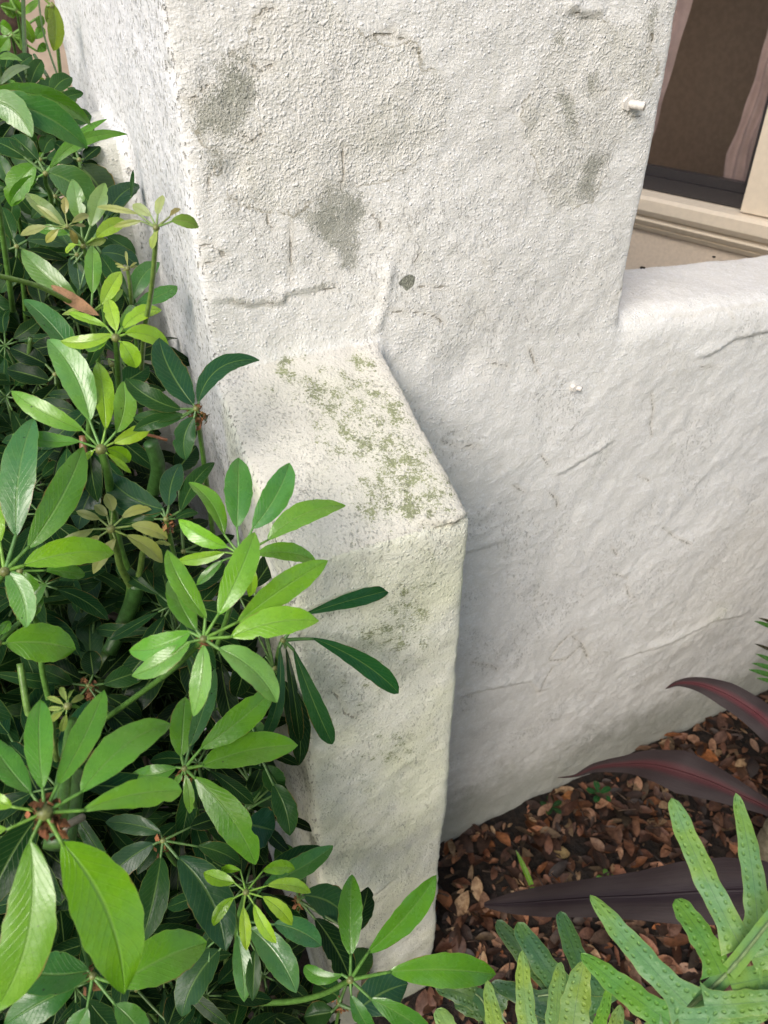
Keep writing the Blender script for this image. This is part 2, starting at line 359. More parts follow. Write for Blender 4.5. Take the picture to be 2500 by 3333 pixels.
#@@STRUCTURE
# ------------------------------------------------------------ stucco wall
PROT = 0.215
pL = on(410, 430, wall(-.358, 0, 0), D); _, NLW, ZLW = snz(pL)
pB = on(196, 60, wall(-.355, 0, 0), D); _, NBK, _ = snz(pB)
SST = snz(on(283, 445, wall(0, NLW, 0), N))[0]; print('stub', SST, NLW, ZLW)
def prism(poly, s0, s1, mode='nz'):
    k = len(poly); V = [wall(s0, a, b) for a, b in poly] + [wall(s1, a, b) for a, b in poly]
    return V, [tuple(range(k)), tuple(range(2 * k - 1, k - 1, -1))] + [(i, k + i, k + (i + 1) % k, (i + 1) % k) for i in range(k)]
def hexa(V8): return V8, [(0, 1, 2, 3), (7, 6, 5, 4), (0, 4, 5, 1), (1, 5, 6, 2), (2, 6, 7, 3), (3, 7, 4, 0)]
ZB = -.25
solids = []
solids.append(prism([(NBK, ZB), (0, ZB), (0, 1.95), (NBK, 1.95)], -.358, .199))
solids.append(prism([(-.12, ZB), (PROT, ZB), (PROT + .004, .5), (PROT, 1.040), (PROT - .03, 1.058), (0, 1.150), (-.12, 1.17)], -.3575, -.160))
pc = wall(0, -.2, 0); capz = [on(x, y, pc, N) for x, y in ((2040, 850), (2500, 806))]; cs_ = [snz(q_) for q_ in capz]
zb = lambda s: cs_[0][2] + (cs_[1][2] - cs_[0][2]) * (s - cs_[0][0]) / (cs_[1][0] - cs_[0][0])
print('cap', cs_)
def lprof(s, zf): z_ = zb(s); return [wall(s, a_, c_) for a_, c_ in ((-.2, ZB), (0, ZB), (0, zf - .022), (-.010, zf - .004), (-.030, zf + .006), (-.17, z_ - .002), (-.20, z_ - .022))]
L0, L1 = lprof(.10, 1.120), lprof(1.7, 1.02); k7 = 7
solids.append((L0 + L1, [tuple(range(k7)), tuple(range(2 * k7 - 1, k7 - 1, -1))] + [(i, k7 + i, k7 + (i + 1) % k7, (i + 1) % k7) for i in range(k7)]))
solids.append(prism([(NLW - .2, ZB), (NLW, ZB), (NLW, ZLW - .01), (NLW - .1, ZLW + .01), (NLW - .2, ZLW - .01)], SST, -.30))
SV, SF = [], []
for V, Fc in solids:
    b = len(SV); SV += list(V); SF += [tuple(i + b for i in f) for f in Fc]
me = bpy.data.meshes.new('tmp'); me.from_pydata([tuple(v) for v in SV], [], SF); tmp = bpy.data.objects.new('tmp', me); COL.objects.link(tmp)
import bmesh
bm = bmesh.new(); bm.from_mesh(me); bmesh.ops.recalc_face_normals(bm, faces=bm.faces); bm.to_mesh(me); bm.free()
rm = tmp.modifiers.new('r', 'REMESH'); rm.mode = 'VOXEL'; rm.voxel_size = .0042
sm = tmp.modifiers.new('s', 'SMOOTH'); sm.factor = .5; sm.iterations = 40
dg = bpy.context.evaluated_depsgraph_get(); ev = bpy.data.meshes.new_from_object(tmp.evaluated_get(dg))
nv = len(ev.vertices); P = np.zeros(nv * 3, np.float32); ev.vertices.foreach_get('co', P); P = P.reshape(-1, 3).astype(float)
NR = np.zeros(nv * 3, np.float32); ev.vertices.foreach_get('normal', NR); NR = NR.reshape(-1, 3).astype(float)
nf = len(ev.polygons); LI = np.zeros(len(ev.loops), np.int32); ev.loops.foreach_get('vertex_index', LI); QF = LI.reshape(nf, 4)
bpy.data.objects.remove(tmp)
print('wall verts', nv)
q = P - W0; S_, N_, Z_ = q @ D, q @ N, P[:, 2]
front = (NR @ N) > .55
# polylines drawn on the wall faces
def reg(ox, oy, sc):
    return lambda x, y: (ox + x / sc, oy + y / sc)
RP = reg(550, 0, 1.8433); R7 = reg(1800, 0, 1.843); RQ = reg(1350, 900, 1.4426); RD = reg(800, 1400, 1.8433)
def onW(x, y): return on(x, y, W0, N)
def onB(x, y): return on(x, y, wall(0, PROT, 0), N)
SLN = unit(N * .09 + UP * PROT); SL0 = wall(0, 0, 1.150)
def onS(x, y): return on(x, y, SL0, SLN)
CR = []
def crack(rg, f, *pts): CR.append([f(*rg(*p)) for p in pts])
for c in ([(380,1815),(440,1828),(510,1832),(570,1818),(640,1822),(700,1810)], [(730,1340),(733,1500),(735,1700)], [(1045,890),(1045,1050),(1030,1130)],
          [(80,1487),(170,1490),(245,1465),(300,1510),(350,1525)], [(120,1640),(230,1580),(330,1545)], [(480,380),(550,425),(620,390)], [(440,810),(500,850),(550,810)],
          [(1190,250),(1230,210),(1320,210),(1430,250),(1500,330)], [(1210,1280),(1270,1340),(1270,1390)], [(115,605),(180,570),(240,500)], [(1500,1720),(1659,1720)],
          [(1320,1870),(1470,1870),(1600,1900),(1650,1950)], [(880,1745),(1010,1740)], [(520,130),(560,60),(640,50)], [(590,1290),(590,1340),(620,1370)],
          [(250,1040),(235,1110),(240,1180)], [(1470,1570),(1500,1500)]): crack(RP, onW, *c)
for c in ([(110,60),(180,105),(270,85)], [(570,220),(600,210),(565,310)], [(440,1850),(560,1900),(640,1860),(850,1890),(1000,1850),(1290,1810)], [(380,1780),(430,1730)],
          [(1065,1850),(1080,1910)], [(460,650),(450,690),(520,700)], [(240,560),(310,545)]): crack(R7, onW, *c)
for c in ([(1110,550),(1120,620),(1110,690),(1115,750)], [(1340,425),(1410,425)], [(545,345),(570,420),(590,470)], [(590,840),(625,885)], [(460,980),(510,1010)], [(630,1010),(665,1050),(670,1090)],
          [(925,1270),(950,1310)], [(940,1400),(1000,1420)], [(995,1450),(1005,1500),(1040,1520)], [(1165,1180),(1220,1225),(1290,1255)], [(630,1805),(680,1725),(750,1660),(800,1655)],
          [(635,1805),(710,1805),(780,1735),(810,1790)], [(580,1950),(650,1840)], [(270,1810),(370,1830),(390,1850)], [(130,775),(200,800),(300,790)], [(350,405),(440,425)],
          [(1050,940),(1100,960)], [(740,1690),(790,1730),(810,1780)]): crack(RQ, onW, *c)
for c in ([(860,590),(960,620),(1060,580),(1150,590),(1250,560),(1350,515)], [(490,520),(495,580),(445,650)], [(500,1560),(550,1600),(590,1700),(680,1740)]): crack(RD, onB, *c)
def dist_poly(Q, lines, lim=.03):
    d = np.full(len(Q), lim)
    for L in lines:
        L = np.array(L); lo, hi = L.min(0) - lim, L.max(0) + lim
        k = np.where(((Q > lo) & (Q < hi)).all(1))[0]
        if not len(k): continue
        for a, b in zip(L[:-1], L[1:]):
            ab = b - a; t = np.clip((Q[k] - a) @ ab / (ab @ ab), 0, 1); v_ = Q[k] - a - t[:, None] * ab; vn_ = (v_ * NR[k]).sum(1); v_ = v_ - NR[k] * vn_[:, None] * .85; dd = np.linalg.norm(v_, axis=1)
            d[k] = np.minimum(d[k], dd)
    return d
def sd_polys(S2, polys, mask):
    out = np.full(len(S2), .05); k = np.where(mask)[0]; X = S2[k]; best = np.full(len(k), .05)
    for poly in polys:
        A = np.array(poly); B = np.roll(A, -1, 0); ins = np.zeros(len(k), bool); dm = np.full(len(k), 9.)
        for a, b in zip(A, B):
            ab = b - a; t = np.clip((X - a) @ ab / (ab @ ab + 1e-12), 0, 1); dm = np.minimum(dm, np.linalg.norm(X - a - t[:, None] * ab, axis=1))
            c = ((a[1] > X[:, 1]) != (b[1] > X[:, 1])); xx = (b[0] - a[0]) * (X[:, 1] - a[1]) / (b[1] - a[1] + 1e-12) + a[0]; ins ^= c & (X[:, 0] < xx)
        best = np.minimum(best, np.where(ins, -dm, dm))
    out[k] = best; return out
def poly2(rg, f, pts): return [(lambda v: (v[0], v[2]))(snz(f(*rg(*p)))) for p in pts]
WEAR = [poly2(RP, onW, p) for p in (
    [(175,430),(270,440),(265,390),(300,340),(380,310),(450,240),(480,300),(490,380),(545,430),(540,560),(520,700),(470,730),(440,800),(400,830),(330,840),(290,820),(160,820),(135,730),(180,600),(260,480),(180,530)],
    [(210,1030),(215,900),(240,880),(340,910),(330,1000),(300,1040),(240,1045)],
    [(750,1290),(850,1240),(1000,1100),(1060,1100),(1200,1200),(1170,1330),(1130,1440),(1140,1600),(1100,1635),(1040,1620),(980,1540),(910,1490),(840,1370)],
    [(890,1730),(960,1690),(960,1735),(920,1750)], [(610,1800),(650,1770),(640,1815)])]
WEAR += [poly2(R7, onW, p) for p in (
    [(0,200),(60,210),(100,270),(50,290),(0,270)], [(180,460),(240,440),(285,500),(240,560),(230,610),(190,540)],
    [(150,940),(230,930),(330,950),(300,1000),(240,1060),(255,1150),(230,1200),(150,1190),(170,1060)], [(0,480),(130,560),(150,800),(60,780)], [(550,70),(640,20),(650,90),(580,210)])]
DARK = [poly2(RP, onW, [(1360,1715),(1400,1660),(1440,1640),(1475,1660),(1460,1710),(1420,1745),(1390,1710)])]
ROUGH = [poly2(RP, onW, [(520,130),(640,50),(1000,30),(1200,220),(1450,240),(1530,420),(1700,600),(1600,900),(1240,1120),(1000,1100),(740,1290),(590,1290),(350,1230),(300,1100),(240,1040),(340,920),(170,800),(160,640),(270,400),(450,240)]),
         poly2(R7, onW, [(0,200),(200,100),(600,150),(600,500),(350,900),(250,1200),(0,1300),(-200,700)])]
fm = front & (np.abs(N_) < .03)
S2 = np.c_[S_, Z_]
wear = sd_polys(S2, WEAR, fm); dark = sd_polys(S2, DARK, fm); rough = sd_polys(S2, ROUGH, fm)
crk = dist_poly(P, CR)
moss = np.zeros(nv)
def blob(f, x, y, r, a, sy=1.0):
    global moss
    c = f(x, y); dd = np.linalg.norm((P - c) * np.array([1, 1, sy]), axis=1); moss = moss + a * np.exp(-(dd / r) ** 2)
for x, y, r, a in ((1150,1280,.050,.9),(1230,1370,.045,.75),(1300,1590,.035,.8),(1420,1600,.035,.8),(1180,1620,.03,.5),(1000,1215,.030,.55),(870,1240,.028,.45),(1180,1170,.012,1.2),(930,1195,.010,1.2),(1050,1450,.06,.35),(1330,1480,.05,.5),(860,1330,.06,.25)):
    blob(onS, x, y, r, a)
for x, y, r, a in ((1250,2140,.06,.45),(1300,2440,.05,.65),(1280,2010,.05,.45),(1400,1950,.07,.25),(1320,2720,.06,.4),(1100,2600,.10,.22),(1200,2900,.10,.3),(1180,2300,.12,.28),(1300,1800,.09,.25)):
    blob(onB, x, y, r, a)
blob(onW, 2340, 1990, .03, .8); blob(onW, 2240, 2500, .07, .9); blob(onW, 2000, 2560, .05, .8)
moss += .35 * ((N_ > NLW - .03) & (S_ < -.37)) * (Z_ > ZLW - .1)
moss = np.clip(moss, 0, 1)
dirt = np.clip((.27 - Z_) / .26, 0, 1) * 1.0 + .25 * np.clip((.5 - Z_) / .5, 0, 1) * (S_ > -.1)
dirt = np.where(S_ < -.37, np.maximum(dirt, .75), dirt)
# grubby hollow, ledge under the trowelled coat
side = (np.clip(-(NR @ D), 0, 1) > .45).astype(float) * (S_ < -.2)
# displacement
h = .0034 * vnoise(P, .16, 1) + .0014 * vnoise(P, .05, 2) + .0008 * vnoise(P, .02, 3) + .0006 * vnoise(P, .009, 4)
nb = np.clip((N_ - .02) / .05, 0, 1); h += nb * (.0022 * vnoise(P, .07, 6))
h -= .0006 * np.clip(1 - crk / .004, 0, 1)
def ledge(rg, f, pts, amp, wid):     # coat edge: proud above the line, set back below
    global h
    L = np.array([f(*rg(*p)) for p in pts]); lo, hi = L.min(0) - .1, L.max(0) + .1
    k = np.where(((P > lo) & (P < hi)).all(1) & front)[0]
    if not len(k): return
    best = np.full(len(k), 9.); sg = np.zeros(len(k))
    for a, b in zip(L[:-1], L[1:]):
        ab = b - a; t = np.clip((P[k] - a) @ ab / (ab @ ab), 0, 1); v = P[k] - a - t[:, None] * ab; dd = np.linalg.norm(v, axis=1)
        upm = dd < best; best[upm] = dd[upm]; sg[upm] = np.sign(v[upm, 2])
    h[k] += amp * np.where(sg > 0, np.exp(-(best / wid) ** 2), -.35 * np.exp(-(best / (wid * .5)) ** 2))
ledge(RP, onW, [(340,1800),(510,1832),(700,1815),(700,1770),(880,1745)], .0032, .012)
ledge(R7, onW, [(110,60),(180,105),(270,85)], .003, .01)
ledge(RQ, onW, [(1010,1780),(1150,1740),(1260,1690),(1400,1610),(1530,1590)], .005, .02)
ledge(RQ, onW, [(580,1950),(540,1900),(430,1920),(270,1960)], .004, .02)
ledge(RQ, onW, [(690,920),(900,790)], .003, .012); ledge(RQ, onW, [(1370,370),(1500,290),(1659,250)], .004, .02)
ledge(RQ, onW, [(0,1380),(200,1320),(400,1250)], .0015, .02)
ledge(RD, onB, [(860,600),(1060,585),(1250,565),(1350,520)], .004, .02)
ledge(reg(800, 2400, 1.8433), onB, [(360,880),(520,850),(640,860),(740,900)], .010, .03)
def bumpat(p, r, a):
    global h
    h += a * np.exp(-(np.linalg.norm(P - p, axis=1) / r) ** 2)
for L in ([(1265,870),(1255,960),(1225,1065)],):           # little run of plaster above the shoulder
    for x, y in smooth_path([(a, b, 0) for a, b in L], 5)[:, :2]: bumpat(onW(x, y), .007, .0018)
for (x0, y0), (x1, y1) in (((1940, 1990), (2330, 1500)), ((2330, 1500), (2420, 1610))):   # raised trowel line
    for t in np.linspace(0, 1, 22): bumpat(onW(x0 + (x1 - x0) * t, y0 + (y1 - y0) * t), .006, .0008)
bumpat(onB(1390, 1650), .022, .006); bumpat(onB(1230, 1640), .02, .003); bumpat(onB(960, 2580), .02, .009); bumpat(onB(930, 2720), .018, .007); bumpat(onB(940,2640), .012, -.005)
bumpat(on(545, 240, wall(-.358, 0, 0), D), .006, -.010); bumpat(onW(770, 560), .014, -.005); bumpat(onW(1500, 1200), .03, -.005)
P2 = P + NR * h[:, None]
# split the one continuous surface into its parts
cen = P[QF].mean(1); cs, cn, cz = (cen - W0) @ D, (cen - W0) @ N, cen[:, 2]
lab = np.zeros(nf, int)
lab[(cn > .012) & (cz < 1.16)] = 1
lab[cs > .203] = 2; lab[cs < -.375] = 3
lab[(lab == 3) & (cn > NLW + .02)] = 1
wt = thing('stucco_wall', 'weathered white painted stucco wall with a thick pier and a sloped buttress', 'wall', tuple(wall(-.1, 0, 0)))
but = np.clip((N_ - .015) / .02, 0, 1)
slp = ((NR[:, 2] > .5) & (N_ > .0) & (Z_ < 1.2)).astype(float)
lowa = np.clip((.75 - Z_) / .6, 0, 1) * (S_ > -.12)
flat = np.clip((S_ + .06) / .08, 0, 1) * np.clip((1.10 - Z_) / .12, 0, 1)
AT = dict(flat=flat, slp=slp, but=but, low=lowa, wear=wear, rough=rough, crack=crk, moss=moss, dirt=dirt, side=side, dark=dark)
for i, nm in enumerate(('pier', 'buttress', 'low_wall', 'low_wall')):
    fk = QF[lab == i]; u, inv = np.unique(fk, return_inverse=True); fk2 = inv.reshape(fk.shape)
    V = P2[u]; og = V.mean(0); me = bpy.data.meshes.new(nm)
    me.vertices.add(len(V)); me.vertices.foreach_set('co', (V - og).ravel())
    me.loops.add(fk2.size); me.loops.foreach_set('vertex_index', fk2.ravel().astype(np.int32))
    me.polygons.add(len(fk2)); me.polygons.foreach_set('loop_start', np.arange(len(fk2), dtype=np.int32) * 4)
    me.polygons.foreach_set('use_smooth', np.ones(len(fk2), bool))
    me.update(calc_edges=True); me.materials.append(M_ST)
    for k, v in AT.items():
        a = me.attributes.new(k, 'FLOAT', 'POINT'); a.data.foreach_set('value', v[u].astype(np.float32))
    o = bpy.data.objects.new(nm, me); COL.objects.link(o); o.parent = wt; ORI[o.name] = og; o.location = og - ORI[wt.name]
    if nm == 'buttress': o['label'] = 'buttress with a sloped mossy top shoulder'
    if i == 2: o['label'] = 'low garden wall running right of the pier with a rounded top'
    if i == 3: o['label'] = 'low stub of wall on the left side of the pier behind the leaves'
M_PAINT = simple_mat('painted_metal', (.74, .71, .66), .5, .0005, 300)
def bolt(x, y, x2, y2, r, ln):
    a = onW(x, y) - N * .004; dr = unit(N * .8 + D * .5 - UP * .05); pts = []; rr = []
    n = 26
    for i in range(n):
        pts.append(a + dr * ln * i / (n - 1)); rr.append(r * (1.0 if i % 2 else .84))
    V, Fc = tube(pts, np.array(rr), 12); o = obj('bolt', V, Fc, M_PAINT, wt, smooth=True)
    th = [a + N * .002, a + N * .008]; V, Fc = tube(th, r * 1.45, 6); obj('nut', V, Fc, M_PAINT, o, smooth=False)
bolt(2038, 338, 0, 0, .0050, .024); bolt(1868, 1262, 0, 0, .0036, .014)

# ------------------------------------------------------------ ground
n = 120; gx = np.linspace(-1, 1, n); gx = np.sign(gx) * (np.abs(gx) ** 2.2) * 40
X, Y = np.meshgrid(gx + .3, gx + .9); ZG = np.zeros_like(X)
GP = np.c_[X.ravel(), Y.ravel(), np.zeros(X.size)]
def gz(x, y):
    q = np.c_[np.atleast_1d(x), np.atleast_1d(y), np.zeros(np.size(x))]
    nn = (q - W0) @ N
    return -.10 * np.clip(nn / .45, 0, 1) + .012 * vnoise(q, .09, 21) + .006 * vnoise(q, .03, 22)
GP[:, 2] = gz(GP[:, 0], GP[:, 1])
GF = [(i * n + j, i * n + j + 1, (i + 1) * n + j + 1, (i + 1) * n + j) for i in range(n - 1) for j in range(n - 1)]
g = obj('ground', GP, GF, M_SOIL, origin=(0, 0, 0)); tag(g, kind='structure')
# leaf litter
lit = MB(); pal = [(.20, .085, .045), (.26, .12, .06), (.15, .065, .035), (.30, .17, .10), (.11, .055, .035), (.24, .09, .03), (.33, .22, .12)]
def litter_leaf(mb, p, L, wd, yaw, tilt, col):
    ax = np.array([math.cos(yaw), math.sin(yaw), math.sin(tilt)]); ax = unit(ax); nn = unit(np.array([random.uniform(-.5, .5), random.uniform(-.5, .5), 1])); sd = unit(np.cross(ax, nn)); nn = np.cross(sd, ax)
    cv = random.uniform(-.25, .35); V = []; k = 7
    for i in range(k):
        t = i / (k - 1); hw = wd * (math.sin(math.pi * min(1, t ** .85 + .02)) ** .7 + .03)
        for v in (-1, -.3, .5, 1): V.append(p + ax * (t - .5) * L + sd * v * hw * .5 + nn * (cv * L * (t * (1 - t)) + random.uniform(.1, .3) * abs(v) * hw))
    mb.add(V, [(i * 4 + j, i * 4 + j + 1, (i + 1) * 4 + j + 1, (i + 1) * 4 + j) for i in range(k - 1) for j in range(3)], tint=col)
cnt = 0
for i in range(5400):
    s = random.uniform(-1.3, 1.6); nn_ = random.uniform(.0, 1.1)
    if i > 2000: s = random.uniform(-.2, 1.1); nn_ = random.uniform(.01, .75)
    p = wall(s, nn_, 0)
    if -.37 < s < -.155 and nn_ < PROT + .01: continue
    L = random.choice([.014, .022, .034, .044, .052]) * random.uniform(.8, 1.15)
    p[2] = gz(p[0], p[1])[0] + .002 + random.random() ** 2 * .016
    c = np.array(random.choice(pal)) * random.choice([.16, .3, .55, .9, 1.4]) * random.uniform(.8, 1.2)
    litter_leaf(lit, p, L, L * random.uniform(.28, .55), random.uniform(0, 6.28), random.uniform(-.5, .5), c)
for i in range(260):
    p = wall(random.uniform(-.15, 1.2), random.uniform(.01, .8), 0); p[2] = gz(p[0], p[1])[0] + random.uniform(.004, .018); a = random.uniform(0, 6.28); L = random.uniform(.015, .06)
    q2 = p + np.array([math.cos(a), math.sin(a), random.uniform(-.15, .2)]) * L; lit.add(*tube(np.array([p, (p + q2) / 2 + np.array([0, 0, random.uniform(0, .004)]), q2]), random.uniform(.0006, .0016), 5), tint=random.choice([(.05, .03, .02), (.14, .09, .06), (.03, .02, .015)]))
tag(lit.build('leaf_litter', M_LIT), 'brown and orange fallen leaves covering the dark soil', 'leaf litter', kind='stuff')

# ------------------------------------------------------------ house with window
HU = unit([.645, -.764, 0]); HN = unit([-.764, -.645, 0]); H0 = at(2100, 620, 2.15)
def hp(u, nn, z): return H0 * np.array([1, 1, 0]) + HU * u + HN * nn + UP * z
def huz(x, y, off=0.0): P_ = on(x, y, H0 + HN * off, HN); q_ = P_ - H0; return float(q_ @ HU), float(P_[2])
z0 = huz(2096, 620)[1]; z1 = huz(2096, 694)[1]; z2 = huz(2096, 749)[1]
uR, _ = huz(2418, 682)
M_BEI = simple_mat('beige_stucco', (.66, .55, .43), .8, .002, 120, .1); M_TRIM = simple_mat('cream_trim', (.70, .60, .46), .6, .0006, 60, .06)
M_DARKF = simple_mat('dark_window_frame', (.035, .030, .030), .4, .0004, 200); M_IN = simple_mat('dark_room', (.34, .26, .20), .9)
M_CUR = simple_mat('pink_curtain', (.80, .63, .60), .85, .002, 35, .12)
def hbox(u0, u1, n0, n1, za, zb): return [hp(u0, n0, za), hp(u1, n0, za), hp(u1, n1, za), hp(u0, n1, za), hp(u0, n0, zb), hp(u1, n0, zb), hp(u1, n1, zb), hp(u0, n1, zb)], [(0, 3, 2, 1), (4, 5, 6, 7), (0, 1, 5, 4), (1, 2, 6, 5), (2, 3, 7, 6), (3, 0, 4, 7)]
house = thing('house', 'beige house wall with a dark framed window, beyond the low wall', 'house', tuple(hp(0, 0, 0)))
ZT = z0 + 1.5; uL = uR - 1.5
mb = MB()
for a in ((uL - 2.2, uL - .06, -.2, 0, 0, 3.2), (uR + .14, uR + 1.2, -.2, 0, 0, 3.2), (uL - .06, uR + .14, -.2, 0, 0, z2), (uL - .06, uR + .14, -.2, 0, ZT, 3.2)): mb.add(*hbox(*a))
mb.build('wall', M_BEI, house, smooth=False)
mb = MB()
# moulded sill: profile swept along the wall
prof = [(-.10, z0), (.035, z0 - .004), (.045, z0 - .012), (.046, z1 + .02), (.038, z1 + .006), (.024, z1), (.030, z1 - .006), (.032, (z1 + z2) / 2 + .012), (.024, (z1 + z2) / 2), (.018, (z1 + z2) / 2 - .006), (.020, z2 + .016), (.012, z2 + .004), (.001, z2), (-.10, z2)]
k = len(prof); V = [hp(u, a, b) for u in (uL - .12, uR + .20) for a, b in prof]
Fc = [(i, (i + 1) % k, k + (i + 1) % k, k + i) for i in range(k)] + [tuple(range(k)), tuple(range(2 * k - 1, k - 1, -1))]
obj('window_sill', V, Fc, M_TRIM, house, smooth=False)
for a in ((uR, uR + .139, -.15, .012, z0 + .001, ZT), (uL - .059, uL, -.15, .012, z0 + .001, ZT)): obj('window_jamb', *hbox(*a), M_TRIM, house, smooth=False)
win = MB()
for a in ((uL + .001, uR - .001, -.06, -.02, z0 + .001, z0 + .035), (uL + .001, uR - .001, -.05, -.028, z0 + .036, z0 + .060), (uR - .022, uR - .001, -.06, -.018, z0 + .061, ZT), (uL + .001, uL + .02, -.06, -.018, z0 + .061, ZT)): win.add(*hbox(*a))
wf = win.build('window', M_DARKF, house, smooth=False)
V = [hp(uL + .01, -.045, z0 + .05), hp(uR - .01, -.045, z0 + .05), hp(uR - .01, -.045, ZT), hp(uL + .01, -.045, ZT)]
obj('pane', V, [(0, 1, 2, 3)], M_GLASS, wf, smooth=False)
mb = MB(); mb.add(*hbox(uL - .3, uR + .3, -1.6, -1.55, 0, 3)); mb.add(*hbox(uL - .3, uL - .25, -1.55, -.2, 0, 3)); mb.add(*hbox(uR + .25, uR + .3, -1.55, -.2, 0, 3))
mb.add(*hbox(uL - .3, uR + .3, -1.6, -.2, 2.9, 3.0)); mb.add(*hbox(uL - .3, uR + .3, -1.6, -.2, 0, .1)); mb.build('room', M_IN, house, smooth=False)
def curtain(edge, right):   # edge: pixel boundary, other side fixed u
    E_ = [huz(x, y, -.09) for x, y in edge]; E_.sort(key=lambda e: e[1]); zs = [e[1] for e in E_]; us = [e[0] for e in E_]
    V = []; nr, nc = 40, 34
    for i in range(nr):
        z = zs[0] + (zs[-1] + .25 - zs[0]) * i / (nr - 1); ue = np.interp(z, zs, us)
        for j in range(nc):
            f = j / (nc - 1); u = ue + (right - ue) * f
            fold = .005 * math.sin(26 * f + 5 * z + 1.5 * math.sin(7 * z)) + .003 * math.sin(48 * z + 7 * f) + .006 * mnoise.noise(Vector((u * 18, z * 12, 3)))
            V.append(hp(u, -.10 + fold, z))
    obj('curtain', V, [(i * nc + j, i * nc + j + 1, (i + 1) * nc + j + 1, (i + 1) * nc + j) for i in range(nr - 1) for j in range(nc - 1)], M_CUR, house)
curtain([(2345, 590), (2362, 500), (2410, 385), (2450, 260), (2490, 110), (2510, 0)], uR - .004)
eL = huz(2255, 0, -.09)
curtain([(2078, 596), (2120, 450), (2166, 292), (2180, 240), (2203, 160), (2226, 80), (2250, 0)], uL + .9 if uL + .9 < eL[0] - .12 else eL[0] - .3)
#@@PLANTS
# ------------------------------------------------------------ leaves
CB = (.21, .43, .018); CM = (.085, .24, .016); CD = (.021, .068, .018); CK = (.007, .024, .009); CP = (.30, .34, .10); CPY = (.33, .29, .10); CL = (.30, .50, .04)  # the darkest greens are lowered further to carry inner-hedge shade in the colour
STEMC = (.16, .30, .07)
def width_prof(t, blunt):
    if blunt: return np.clip(t, 0, 1) ** .72 * np.clip(1 - t ** 3.2, 0, 1) ** .62 * 1.06
    return 2.86 * np.clip(t, 0, 1) ** .76 * np.clip(1 - t, 0, 1) ** .78 * (1 + .04 * t)
def blade(b, tp, n, hw, bend=0, arch=.06, fold=.16, roll=0, blunt=False, seed=0, nt_=25, nv_=9, wav=.05):
    b, tp = np.asarray(b), np.asarray(tp); L = np.linalg.norm(tp - b); T = unit(tp - b); n = unit(n - T * (n @ T)); S = np.cross(T, n)
    c = (b + tp) / 2 + S * bend * 2 + n * arch * L * 2
    V, UV = [], []; r_ = random.Random(seed); ph = [r_.uniform(0, 6.28) for _ in range(4)]
    bt, bs, ba = (r_.uniform(.25, .95), r_.choice([-1, 1]), r_.uniform(.12, .4)) if r_.random() < .3 else (9, 1, 0)
    for i in range(nt_):
        t = i / (nt_ - 1); te = t ** 1.0
        p = (1 - te) ** 2 * b + 2 * te * (1 - te) * c + te * te * tp
        tg = unit(2 * (1 - te) * (c - b) + 2 * te * (tp - c)); s = unit(np.cross(tg, n)); nn = np.cross(s, tg)
        a = roll * (1 + .5 * math.sin(2.2 * t + ph[3])); s, nn = s * math.cos(a) + nn * math.sin(a), nn * math.cos(a) - s * math.sin(a)
        wd = hw * float(width_prof(t, blunt)); wd = max(wd, .0004)
        for j in range(nv_):
            v = -1 + 2 * j / (nv_ - 1)
            wv = wav * hw * (math.sin(9 * t + ph[0] + v) + .6 * math.sin(17 * t + ph[1])) * abs(v) ** 2
            hgt = fold * (abs(v) ** 1.15) * wd - .42 * fold * wd * v * v * (1 + .6 * math.sin(3 * t + ph[2])) + wv
            ew = 1 + (.022 * math.sin(31 * t + ph[2]) + .018 * math.sin(47 * t + ph[0])) * (abs(v) > .9)
            if v * bs > .7: ew *= 1 - ba * math.exp(-((t - bt) / .045) ** 2) * (v * bs - .6) / .4
            V.append(p + s * v * wd * ew + nn * hgt); UV.append((t, j / (nv_ - 1)))
    Fc = [(i * nv_ + j, i * nv_ + j + 1, (i + 1) * nv_ + j + 1, (i + 1) * nv_ + j) for i in range(nt_ - 1) for j in range(nv_ - 1)]
    return V, Fc, UV
TOC = lambda P_: unit(C0 - P_)
def jit(c, a=.12):
    k = 1 + random.uniform(-a, a); return tuple(np.clip(np.array(c) * k * np.array([1 + random.uniform(-a, a) * .6, 1, 1 + random.uniform(-a, a) * .6]), 0, 1))
RA = reg(0, 0, 1.8433); RB = reg(0, 1100, 1.8433); RC = reg(0, 2200, 1.8433); RE = reg(800, 2400, 1.8433); RF = reg(1600, 2000, 1.6589); RH = reg(0, 0, 3.318)
HUBS = []
